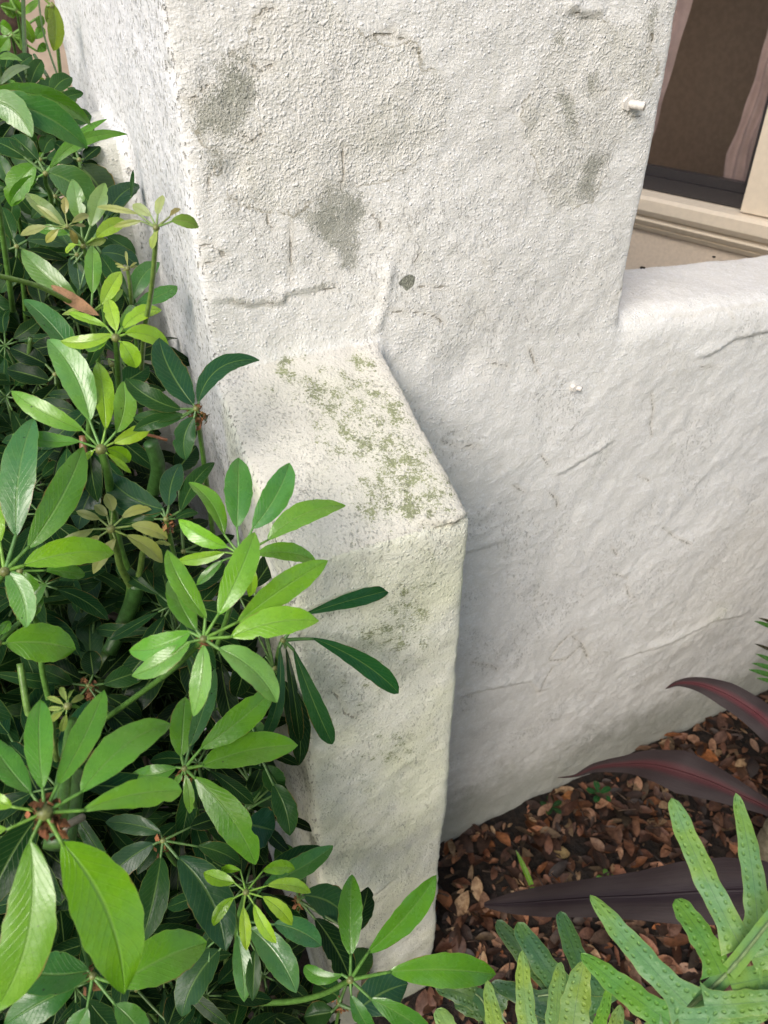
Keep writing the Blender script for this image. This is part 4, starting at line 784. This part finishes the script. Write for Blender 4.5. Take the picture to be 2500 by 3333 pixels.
# individual stems of the far shrub
for L, r0 in (([(122,-40,1.15),(140,100,1.15),(185,240,1.1)],.0016), ([(75,-60,1.15),(78,100,1.12),(88,330,1.05)],.003), ([(112,180,1.1),(155,250,1.05)],.0025)):
    V, Fc = tube(smooth_path([at(x, y, z) for x, y, z in L], 6), r0, 6); obj('stem', V, Fc, M_STEM, SHR['bg'], tint=(.06, .11, .03))
for key, L, r0, c in (('yg', [(-20,895,.62),(120,930,.66),(230,985,.70),(270,1010,.72)], .0022, (.17,.30,.05)), ('le', [(355,2125,.82),(410,2010,.82),(440,1930,.80),(445,1900,.79)], .0085, (.05,.13,.03)), ('le', [(300,2420,.92),(355,2130,.83)], .009, (.06,.12,.03)),
                      ('le', [(240,1990,.95),(360,2000,.95),(450,2060,.95)], .005, (.16,.13,.10)), ('bl', [(190,2760,.58),(215,2620,.60),(232,2520,.62)], .012, (.06,.14,.03)), ('bl', [(205,2720,.56),(215,2690,.555),(270,2660,.57)], .003, (.26,.22,.18)),
                      ('le', [(65,2160,.70),(85,2290,.70),(105,2380,.71),(115,2480,.74)], .0032, (.14,.26,.05)), ('dk', [(480,1415,.78),(520,1425,.76),(545,1433,.76)], .0016, (.25,.10,.05)), ('dk', [(270,1420,.80),(272,1500,.80),(268,1590,.82)], .004, (.22,.11,.05)),
                      ('yg', [(100,1100,.84),(90,1180,.86),(75,1260,.9)], .0026, (.07,.14,.03)), ('bm', [(735,3080,.95),(738,3200,.97),(745,3360,1.0)], .0035, (.12,.2,.05)), ('dk', [(490,1440,.80),(515,1520,.82),(500,1600,.86)], .008, (.05,.13,.03))):
    V, Fc = tube(smooth_path([at(x, y, z) for x, y, z in L], 6), r0, 9); obj('stem', V, Fc, M_STEM, SHR[key], tint=c)
V, Fc, UV = blade(at(*RA(592,1892), .70), at(*RA(308,1713), .70), TOC(at(300, 1000, .7)), .006, -.001, .02, .5); obj('dried_sheath', V, Fc, M_BARK, SHR['yg'], uv=UV, tint=(.30, .17, .09))
# --- woody trunks and the crowded inner leaves
def cluster(mb, H, n0, R, nl, col, tb=None):
    n0 = unit(n0); a = unit(np.cross(n0, [0.3, 1, .2])); b = np.cross(n0, a); ph = random.uniform(0, 6.28)
    for k in range(nl):
        th = ph + 6.283 * k / nl + random.uniform(-.2, .2); dr = a * math.cos(th) + b * math.sin(th); L = R * random.uniform(.75, 1.1)
        B = H + dr * L * .28; T_ = H + dr * L * 1.25 - UP * L * random.uniform(.1, .45)
        V, Fc, UV = blade(B, T_, n0, L * random.uniform(.15, .21), random.uniform(-.004, .004), random.uniform(.03, .10), random.uniform(.1, .3), random.uniform(-.35, .35), random.random() < .3, random.random(), 9, 5)
        mb.add(V, Fc, UV, jit(col, .25)); Tp, Tf = tube(np.array([H, B]), .0012, 4); tb.add(Tp, Tf, tint=(.08, .16, .04))
XL = [(0, 250), (330, 330), (330, 520), (400, 760), (470, 1000), (590, 1300), (640, 1600), (780, 2000), (880, 2500), (930, 2900), (1100, 3333)]
def xmax(y): return float(np.interp(y, [0, 300, 520, 760, 1000, 1300, 1600, 2000, 2500, 2900, 3333], [130, 230, 310, 400, 480, 590, 640, 820, 880, 920, 1080]))
def hd(x, y):
    wsum = 0; v = 0
    for hx, hy, d in HUBS:
        g_ = 1 / ((hx - x) ** 2 + (hy - y) ** 2 + 3e4) ** 2; wsum += g_; v += g_ * d
    return v / wsum
keys = {'tl': (60, 500), 'yg': (300, 950), 'le': (60, 2000), 'dk': (500, 1450), 'fr': (700, 2300), 'bl': (200, 2900), 'bm': (850, 3050)}
cnt = {k: 0 for k in keys}; made = 0; tries = 0
while made < 480 and tries < 9000:
    tries += 1
    y = random.uniform(180, 3500); x = random.uniform(-500, xmax(min(y, 3333)) - 20)
    d = hd(x, y) + .06 + random.random() ** 1.1 * .42
    P_ = at(x, y, d); s_, n_, z_ = snz(P_)
    R = random.uniform(.05, .075)
    if z_ < .05 or (s_ > -.355 - R * .9 and n_ < PROT + R * .8) or (n_ < NLW + R and s_ > SST - R) or n_ < -.75: continue
    key = min(keys, key=lambda k: (keys[k][0] - x) ** 2 + (keys[k][1] - y) ** 2 + (1e9 if cnt[k] >= 80 else 0)); cnt[key] += 1; made += 1
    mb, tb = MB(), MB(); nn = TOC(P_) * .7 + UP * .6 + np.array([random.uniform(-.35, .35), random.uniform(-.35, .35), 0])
    c = CK if d > hd(x, y) + .13 else (.012, .045, .014)  # deeper clusters get a darker green, hedge shade held in the colour
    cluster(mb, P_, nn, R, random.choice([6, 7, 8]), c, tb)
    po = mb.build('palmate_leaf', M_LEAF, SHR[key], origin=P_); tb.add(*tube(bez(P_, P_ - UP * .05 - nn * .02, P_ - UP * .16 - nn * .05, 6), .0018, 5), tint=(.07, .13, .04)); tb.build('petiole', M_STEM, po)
for key, (x, y) in keys.items():
    bx = SHR[key].location
    for k in range(3):
        b = np.array([bx[0] + random.uniform(-.06, .06), bx[1] + random.uniform(-.03, .08), -.1]); s_, n_, _ = snz(b)
        if s_ > -.42 and n_ < PROT + .04: b = b - D * (s_ + .45)
        t_ = b + np.array([random.uniform(-.05, .03), random.uniform(-.03, .06), {'tl': 1.2, 'yg': 1.0, 'le': .75, 'dk': .8, 'fr': .6, 'bl': .6, 'bm': .35}[key]])
        V, Fc = tube(bez(b, (b + t_) / 2 + np.array([random.uniform(-.04, .04), random.uniform(-.04, .04), 0]), t_, 10), np.linspace(.009, .005, 10), 8); obj('trunk', V, Fc, M_BARK, SHR[key], tint=(.13, .10, .07))

# ------------------------------------------------------------ beyond the hedge, top left
tr = thing('tree', 'slim brown tree trunk behind the hedge, top left corner', 'tree', tuple(at(75, 700, 1.9) * np.array([1, 1, 0])))
b0 = at(80, 900, 1.9); t0 = at(88, -60, 1.75)
V, Fc = tube(bez(b0 * np.array([1, 1, 0]), (b0 + t0) / 2, t0 + UP * .9, 14), np.linspace(.055, .03, 14), 12); obj('trunk', V, Fc, M_BARK, tr, tint=(.15, .095, .07))
cr = MB()
for i in range(220):
    a = random.uniform(0, 6.28); p = t0 + UP * random.uniform(.25, 1.0) + np.array([random.gauss(0, .28), random.gauss(.1, .25), 0])
    V, Fc, UV = blade(p, p + np.array([math.cos(a) * .09, math.sin(a) * .09, -.04]), UP, .018, 0, .05, .2, 0, False, i, 7, 5); cr.add(V, Fc, UV, jit(CM, .3))
cr.build('crown', M_LEAF, tr)
M_FARW = simple_mat('warm_render', (.46, .37, .29), .8, .002, 20)
fw = at(60, 100, 4.2); far = thing('neighbouring_wall', 'warm beige wall glimpsed through gaps in the leaves, top left corner', 'wall', (fw[0], fw[1], 0))
V, Fc = [fw + D * a + N * b + UP * c for c in (-3, 1.1) for a, b in ((-3, 0), (1.2, 0), (1.2, -.2), (-3, -.2))], [(0, 3, 2, 1), (4, 5, 6, 7), (0, 1, 5, 4), (1, 2, 6, 5), (2, 3, 7, 6), (3, 0, 4, 7)]
obj('panel', V, Fc, M_FARW, far, smooth=False)
cap = [v + (N * .03 if i % 4 < 2 else -N * .03) + UP * (4.105 if i < 4 else .08) for i, v in enumerate(V)]; obj('coping', cap, Fc, M_FARW, far, smooth=False)
bk = thing('background_shrub', 'dark leafy shrub filling the gap behind the hedge, top left corner', 'shrub', tuple(at(-60, 400, 1.5) * np.array([1, 1, 0])))
mb, tb = MB(), MB()
for i in range(300):
    x, y = random.uniform(-700, 330), random.uniform(-300, 1500)
    if x > 180 and y < 520: continue
    
    P_ = at(x, y, random.uniform(1.15, 1.9))
    if P_[2] < .1 or snz(P_)[0] > SST - .08: continue
    cluster(mb, P_, TOC(P_) * .6 + UP * .5, random.uniform(.05, .08), 6, CD if random.random() < .7 else CM, tb)
tag(mb.build('foliage', M_LEAF, bk), kind='stuff'); tb.build('twigs', M_STEM, bk)

# unseen trees added behind and beside the viewpoint to dim and break up skylight
def blocker_tree(label, base, cz, rad, nleaf, seed):
    r_ = random.Random(seed); t_ = thing('tree', label, 'tree', base, 'unseen trees added to block skylight'); b = np.array(base)
    top = b + UP * (cz - rad * .4); V, Fc = tube(bez(b - UP * .1, (b + top) / 2 + np.array([.08, .05, 0]), top, 12), np.linspace(.10, .055, 12), 12); obj('trunk', V, Fc, M_BARK, t_, tint=(.13, .10, .07))
    for k in range(6):
        a = k * 1.047 + r_.uniform(-.3, .3); e = top + np.array([math.cos(a) * rad * .7, math.sin(a) * rad * .7, rad * r_.uniform(.3, .9)])
        V, Fc = tube(bez(top - UP * .1, (top + e) / 2 + UP * .1, e, 8), np.linspace(.045, .012, 8), 8); obj('limb', V, Fc, M_BARK, t_, tint=(.13, .10, .07))
    q_ = []
    cl = [b + UP * cz + np.array([r_.gauss(0, .55) * rad, r_.gauss(0, .55) * rad, r_.gauss(0, .38) * rad]) for _ in range(34)]
    Vs, Fs = [], []
    for i in range(nleaf):
        c = r_.choice(cl); p = c + np.array([r_.gauss(0, .16), r_.gauss(0, .16), r_.gauss(0, .13)]) * rad; ax = unit([r_.gauss(0, 1), r_.gauss(0, 1), r_.gauss(-.3, .5)]); sd = unit(np.cross(ax, [r_.gauss(0, 1), r_.gauss(0, 1), 2])); L = r_.uniform(.06, .10)
        k = len(Vs); Vs += [p - ax * L, p - ax * L * .1 + sd * L * .5, p + ax * L, p - ax * L * .1 - sd * L * .5]; Fs.append((k, k + 1, k + 2, k + 3))
    obj('crown', Vs, Fs, M_LEAF, t_, smooth=False, tint=(.06, .15, .03))
blocker_tree('unseen leafy tree added on the right to block skylight', (2.1, -1.0, 0), 3.0, 1.15, 5200, 3)
blocker_tree('unseen leafy tree added behind the viewpoint to block skylight', (1.5, -3.4, 0), 3.3, 1.5, 5200, 5)
# unseen shrubs added beside and behind the view to shade lower wall and litter
def blocker_shrub(label, c, rad, nleaf, seed):
    r_ = random.Random(seed); base = (c[0], c[1], 0); t_ = thing('blocker_shrub', label, 'shrub', base, 'unseen shrubs added to block low light'); c = np.array(c)
    for k in range(5):
        a = k * 1.257; e = c + np.array([math.cos(a), math.sin(a), .5]) * rad * .6; b_ = np.array([base[0] + .03 * math.cos(a), base[1] + .03 * math.sin(a), -.1])
        V, Fc = tube(bez(b_, np.array([base[0], base[1], c[2] * .6]), e, 8), np.linspace(.012, .005, 8), 7); obj('stem', V, Fc, M_BARK, t_, tint=(.12, .09, .06))
    Vs, Fs = [], []
    for i in range(nleaf):
        v = unit([r_.gauss(0, 1), r_.gauss(0, 1), r_.gauss(0, 1)]) * rad * r_.random() ** .4; v[2] *= c[2] / rad; p = c + v; p[2] = max(p[2], .02)
        ax = unit([r_.gauss(0, 1), r_.gauss(0, 1), r_.gauss(-.3, .5)]); sd = unit(np.cross(ax, [r_.gauss(0, 1), r_.gauss(0, 1), 2])); L = r_.uniform(.035, .06)
        k = len(Vs); Vs += [p - ax * L, p - ax * L * .1 + sd * L * .45, p + ax * L, p - ax * L * .1 - sd * L * .45]; Fs.append((k, k + 1, k + 2, k + 3))
    obj('foliage', Vs, Fs, M_LEAF, t_, smooth=False, tint=(.04, .11, .03))
blocker_shrub('unseen shrub added right of the maroon plant to shade the wall foot', (1.62, .55, .55), .42, 1800, 1)
blocker_shrub('unseen shrub added at the right front of the bed to shade the wall foot', (1.05, -.35, .55), .50, 2200, 2)
blocker_shrub('tall unseen shrub added behind the viewpoint to shade the lower right wall', (.02, -1.2, .95), .42, 2400, 4)
# ------------------------------------------------------------ ferns
def frond(parent, rg, rach, lobes, d0, d1, col, rw=34):
    """rach: pixels from base to tip; lobes: (base, tip, width, bend, blunt)"""
    k = len(rach); Rp = np.array([at(*rg(x, y), d0 + (d1 - d0) * i / (k - 1)) for i, (x, y) in enumerate(rach)])
    pth = smooth_path(Rp, 6); sc = rg(1, 0)[0] - rg(0, 0)[0]; dm = (d0 + d1) / 2
    n0 = unit(TOC(Rp.mean(0)) + UP * .35); c0 = Rp.mean(0)
    V, Fc = tube(pth, np.linspace(.0019, .0009, len(pth)), 7); fo = obj('frond', V, Fc, M_STEM, parent, tint=(.20, .28, .12))
    # the web of blade along the rachis
    if rw:
        V, UV = [], []; L = 0; nn_ = 5
        for i, p in enumerate(pth):
            T = unit(pth[min(i + 1, len(pth) - 1)] - pth[max(i - 1, 0)]); S = unit(np.cross(T, n0)); n_ = np.cross(S, T)
            L += np.linalg.norm(p - pth[i - 1]) if i else 0
            for j in range(nn_):
                v = -1 + 2 * j / (nn_ - 1); wdt = rw * sc / F * dm * (1 + .05 * math.sin(i * .5 + v)) * (1 - .4 * i / len(pth))
                V.append(p + S * v * wdt + n_ * (.10 * wdt * (abs(v) - v * v))); UV.append((L, .5 + .04 * v))
        obj('web', V, [(i * nn_ + j, (i + 1) * nn_ + j, (i + 1) * nn_ + j + 1, i * nn_ + j + 1) for i in range(len(pth) - 1) for j in range(nn_ - 1)], M_FERN, fo, uv=UV, tint=col)
    for e in lobes:
        (bx, by), (tx, ty), wd, bend, notch = e[:5]; c = jit(e[5] if len(e) > 5 else col, .06)
        B = on(*rg(bx, by), c0, n0); T_ = at(*rg(tx, ty), depth_of(on(*rg(tx, ty), c0, n0)) + random.uniform(-.006, .014)); T = unit(T_ - B); S = unit(np.cross(T, n0)); n_ = np.cross(S, T)
        Ln = np.linalg.norm(T_ - B); hw = wd * sc / F * dm * .64; ctr = (B + T_) / 2 + S * bend * sc / F * dm * 2 + n_ * .035 * Ln
        V, UV = [], []; nt_, nv_ = 34, 11; ph = random.uniform(0, 6)
        for i in range(nt_):
            t = i / (nt_ - 1); p = (1 - t) ** 2 * B + 2 * t * (1 - t) * ctr + t * t * T_; tg = unit((1 - t) * (ctr - B) + t * (T_ - ctr)); s_ = unit(np.cross(tg, n_)); m_ = np.cross(s_, tg)
            prof = (.86 + .8 * (max(0, .16 - t) / .16) ** 1.6 + .14 * math.sin(math.pi * t)) * max(0, 1 - t ** (14 if notch else 9)) ** .5 if t < 1 else .03
            prof *= (1 - .40 * t ** 1.6) if not notch else (1 - .22 * t)
            for j in range(nv_):
                v = -1 + 2 * j / (nv_ - 1); ww = hw * prof * (1 + .055 * math.sin(19 * t + ph + 2 * v) + .035 * math.sin(37 * t + ph * 2 - v))
                dip = notch * .16 * hw * 2 * math.exp(-((v - .1) / .28) ** 2) * max(0, (t - .86) / .14) ** 1.5
                V.append(p + s_ * v * ww - tg * dip + m_ * (.16 * ww * (abs(v) - v * v) + .07 * hw * math.sin(13 * t + ph + 2.2 * v) * abs(v))); UV.append((t * Ln, (v + 1) / 2))
        obj('lobe', V, [(i * nv_ + j, (i + 1) * nv_ + j, (i + 1) * nv_ + j + 1, i * nv_ + j + 1) for i in range(nt_ - 1) for j in range(nv_ - 1)], M_FERN, fo, uv=UV, tint=c)
FG = (.145, .30, .10); FL = (.19, .33, .09); FD = (.055, .13, .045)
fn = thing('fern', 'pale green fern with long blunt pimpled lobes, bottom right corner', 'fern', tuple(at(2400, 3300, 1.0) * np.array([1, 1, 0])))
frond(fn, RF, [(850,2260),(1000,2170),(1250,1960),(1500,1660),(1700,1390)], [((1060,2110),(533,1515),118,-14,0), ((1240,1940),(990,1538),118,16,1,(.10,.26,.045)), ((1350,1800),(972,990),118,-18,.8), ((1440,1740),(1318,965),104,22,0), ((960,2200),(482,1832),118,-10,0,(.10,.27,.045)), ((1540,1620),(1478,1490),70,0,0),
      ((1290,2000),(1640,1905),112,8,0), ((1150,2110),(1640,2060),104,10,0), ((1010,2190),(1500,2170),90,0,0), ((1400,1860),(1700,1780),110,0,0), ((900,2270),(1100,2340),90,0,0)], .60, .52, FG, 52)
fn2 = thing('fern', 'low light green fern with upright narrow lobes between hedge and big fern', 'fern', tuple(at(2000, 3400, .95) * np.array([1, 1, 0])))
frond(fn2, RF, [(700,2400),(420,2330),(150,2330),(-250,2420)], [((215,2360),(168,1812),92,-12,0,FL), ((345,2340),(376,1878),96,-8,0,FL), ((430,2330),(502,1872),138,-10,0,FL), ((540,2300),(636,2002),56,14,0,(.13,.32,.04)), ((70,2380),(-22,1975),84,-12,0,FL), ((640,2330),(700,2110),70,0,0,FL), ((-160,2420),(-295,2130),100,10,1,FL)], .72, .72, FG, 30)
fn3 = thing('fern', 'shaded darker green fern behind the light fern fronds, above the leaf litter', 'fern', tuple(at(1900, 3300, 1.1) * np.array([1, 1, 0])))
frond(fn3, RF, [(640,2330),(520,2180),(400,2060),(250,2060)], [((470,2130),(28,1652),100,-20,.5,FD), ((520,2170),(138,1664),118,-22,.5,(.07,.18,.075)), ((600,2130),(372,1604),100,-18,1,(.06,.17,.065)), ((480,2220),(0,1990),110,10,0,(.03,.09,.04)), ((520,2270),(120,2230),110,10,0,(.03,.09,.04)), ((640,2230),(800,2260),110,10,0,FD)], .86, .88, FD, 40)
fn4 = thing('fern', 'dark green lobed fern leaf tucked under the lowest long leaflet at the buttress foot', 'fern', tuple(at(1500, 3380, 1.2) * np.array([1, 1, 0])))
frond(fn4, RE, [(1560,1900),(1480,1700),(1420,1580),(1380,1540)], [((1440,1600),(1135,1500),110,14,0,FD), ((1460,1650),(1250,1600),90,0,0,FD), ((1480,1640),(1560,1500),100,0,0,FD)], .98, .98, FD, 60)

# ------------------------------------------------------------ dark red strap-leaved plant
cd = thing('cordyline', 'dark maroon strap leaved plant with a pale cane at the right edge', 'plant', tuple(at(2520, 2700, 1.35) * np.array([1, 1, 0])))
def strap(rg, pts, tint, nrm=None):
    """pts: (x, y, full width px, distance)"""
    A = smooth_path(np.array([list(at(*rg(p[0], p[1]), p[3])) for p in pts]), 9); Wd = np.interp(np.linspace(0, len(pts) - 1, len(A)), range(len(pts)), [p[2] * (rg(1, 0)[0] - rg(0, 0)[0]) / F * p[3] * .5 for p in pts])
    V, UV = [], []; nv_ = 11; n0 = unit(TOC(A.mean(0)) + UP * .6) if nrm is None else nrm
    for i, p in enumerate(A):
        T = unit(A[min(i + 1, len(A) - 1)] - A[max(i - 1, 0)]); S = unit(np.cross(T, n0)); n_ = np.cross(S, T)
        for j in range(nv_):
            v = -1 + 2 * j / (nv_ - 1); V.append(p + S * v * Wd[i] + n_ * (.30 * Wd[i] * abs(v) - .28 * Wd[i] * v * v + .06 * Wd[i] * math.sin(i * .35 + v * 2) * abs(v))); UV.append((i / len(A), (v + 1) / 2))
    return obj('strap_leaf', V, [(i * nv_ + j, (i + 1) * nv_ + j, (i + 1) * nv_ + j + 1, i * nv_ + j + 1) for i in range(len(A) - 1) for j in range(nv_ - 1)], M_STRAP, cd, uv=UV, tint=tint)
strap(RF, [(940,402,3,1.30),(1010,372,34,1.28),(1120,378,84,1.26),(1260,430,140,1.24),(1400,515,165,1.22),(1520,615,175,1.2),(1680,790,120,1.2),(1800,1000,50,1.22)], (.085, .020, .024))
strap(RF, [(358,882,3,1.42),(450,872,14,1.40),(560,828,50,1.38),(720,810,90,1.35),(860,812,165,1.32),(1020,850,235,1.29),(1180,905,200,1.27),(1350,980,130,1.25),(1480,1040,90,1.24),(1640,1130,60,1.24)], (.065, .018, .020))
strap(RF, [(-40,1568,20,1.28),(100,1562,100,1.27),(300,1548,159,1.25),(560,1530,189,1.22),(800,1520,243,1.20),(1050,1505,310,1.18),(1300,1490,336,1.16),(1500,1490,294,1.15),(1760,1510,160,1.15)], (.018, .010, .014))
for a, l, z_ in ((.2, .5, .05), (1.0, .5, .15), (-1.0, .45, .2), (-.3, .55, .3), (.6, .5, .4)):   # more of the rosette, right of the frame
    top = at(2900, 1750, 1.25); dr = np.array([math.cos(a) * .8 + .5, math.sin(a), .0]); dr = unit(dr)
    A = bez(top, top + dr * l * .5 + UP * (.12 + z_ * .3), top + dr * l - UP * (.15 - z_ * .2), 14); V, UV = [], []
    for i, p in enumerate(A):
        T = unit(A[min(i + 1, 13)] - A[max(i - 1, 0)]); S = unit(np.cross(T, UP)); n_ = np.cross(S, T); w_ = .04 * math.sin(math.pi * min(1, i / 13 * .93 + .06)) ** .8
        for j in range(7): v = -1 + j / 3; V.append(p + S * v * w_ + n_ * .3 * w_ * abs(v)); UV.append((i / 13, j / 6))
    obj('strap_leaf', V, [(i * 7 + j, (i + 1) * 7 + j, (i + 1) * 7 + j + 1, i * 7 + j + 1) for i in range(13) for j in range(6)], M_STRAP, cd, uv=UV, tint=(.13, .02, .03))
g0 = on(*RF(1490, 1330), np.zeros(3), UP)
cp = [g0 - UP * .1, g0 + UP * .05, g0 + UP * .16 + D * .015, g0 + UP * .30 + D * .03, g0 + UP * .5 + D * .09, g0 + UP * .75 + D * .12]
pth = smooth_path(cp, 14); rr = .036 + .0022 * np.sin(np.arange(len(pth)) * 1.35) + .001 * np.sin(np.arange(len(pth)) * 4.1)
V, Fc = tube(pth, rr, 18); V += (vnoise(V, .012, 31)[:, None] * .0016); obj('cane', V, Fc, M_BARK, cd, tint=(.22, .19, .13))

# ------------------------------------------------------------ small green things
pl = thing('spiky_plant', 'spiky bright green leaf tips poking in at the right edge against the wall', 'plant', tuple(at(2540, 2150, 1.45) * np.array([1, 1, 0])))
for bx, by, tx, ty, wd in ((1580,110,1418,38,34),(1580,240,1420,160,26),(1590,300,1425,215,34),(1600,330,1405,265,34),(1600,370,1388,300,36),(1600,400,1430,345,30),(1590,90,1440,20,26)):
    B, T_ = at(*RF(bx, by), 1.42), at(*RF(tx, ty), 1.36); V, Fc, UV = blade(B, T_, TOC(B) + UP, wd / 1.6589 / F * 1.4 * .5, 0, .03, .3); obj('leaf', V, Fc, M_LEAF, pl, uv=UV, tint=jit((.07, .22, .04)) if wd != 26 else (.04, .03, .02))
V, Fc = tube(smooth_path([at(*RF(1600, 90), 1.42), at(*RF(1600, 400), 1.40), at(*RF(1640, 700), 1.38)], 6), .004, 6); obj('stem', V, Fc, M_STEM, pl, tint=(.08, .12, .04))
def gpt(rg, x, y): P_ = on(*rg(x, y), np.zeros(3), UP); return P_
def ground_leaf(name, label, cat, rg, a, b, wd, col, mat=M_LEAF, lift=.01, grp=None, blunt=False):
    A, B = gpt(rg, *a), gpt(rg, *b); A = A + UP * (gz(A[0], A[1])[0] + .008); B = B + UP * (gz(B[0], B[1])[0] + .008 + lift)
    V, Fc, UV = blade(A, B, UP, wd, 0, .05, .2, 0, blunt); o_ = obj(name, V, Fc, mat, uv=UV, tint=col, origin=A); tag(o_, label, cat, grp); return o_
ground_leaf('grass_blade', 'single bright green grass blade in the leaf litter beside the buttress', 'grass blade', RF, (256, 1505), (122, 1320), .006, (.16, .34, .03), lift=.04)
ground_leaf('fallen_leaf', 'yellowish oval fallen leaf lying on the brown litter', 'leaf', RF, (335, 1262), (430, 1272), .0135, (.36, .26, .11), M_LIT, grp=None, lift=.004)
ground_leaf('fallen_leaf', 'orange rounded fallen leaf lying close to the foot of the wall', 'leaf', RF, (380, 990), (455, 985), .017, (.36, .15, .04), M_LIT, blunt=True, lift=.006)
ground_leaf('fallen_leaf', 'large orange fallen leaf under the middle maroon strap leaf', 'leaf', RF, (1100, 735), (1225, 790), .018, (.34, .12, .03), M_LIT, lift=.01)
for i, (lab_, x, y, r, c) in enumerate((('dark green round leaved seedling in the litter near the wall foot', 580, 970, .030, (.02, .10, .03)), ('small lime green seedling beside the top edge of the big purple leaf', 640, 1400, .024, (.09, .22, .03)), ('dark seedling in the litter close to the wall foot, left of the round leaved one', 320, 1055, .026, (.02, .06, .025)))):
    c0_ = gpt(RF, x, y); c0_ = c0_ + UP * (gz(c0_[0], c0_[1])[0]); sd_ = thing('seedling', lab_, 'seedling', tuple(c0_), 'seedlings in the leaf litter')
    V, Fc = tube([c0_, c0_ + UP * .014], .0012, 6); obj('stem', V, Fc, M_STEM, sd_, tint=c)
    for k in range(5):
        a = k * 1.2566 + .4; b = c0_ + UP * .013; e = b + np.array([math.cos(a), math.sin(a), .25]) * r; V, Fc, UV = blade(b, e, UP, r * .36, 0, .06, .15, 0, True, k, 9, 5); obj('leaf', V, Fc, M_LEAF, sd_, uv=UV, tint=jit(c))
for i, (x, y) in enumerate(((2090, 880), (2325, 845))):
    P_ = on(x, y, wall(0, 0, 1.125 - .03 * i), unit(UP + N * .18)); mb = MB(); rr = random.Random(i)
    pts = [P_ + np.array([rr.uniform(-.004, .004), rr.uniform(-.003, .003), .003 + rr.uniform(0, .002)]) for _ in range(4)]; mb.add(*tube(pts, np.array([.0008, .0022, .0018, .0007]), 6), tint=(.05, .035, .025))
    o_ = mb.build('debris_crumb', M_BARK); tag(o_, ('dark crumb on top of the low wall close to the pier', 'dark crumb on the back edge of the low wall top, under the sill')[i], 'debris', 'crumbs on the low wall top')
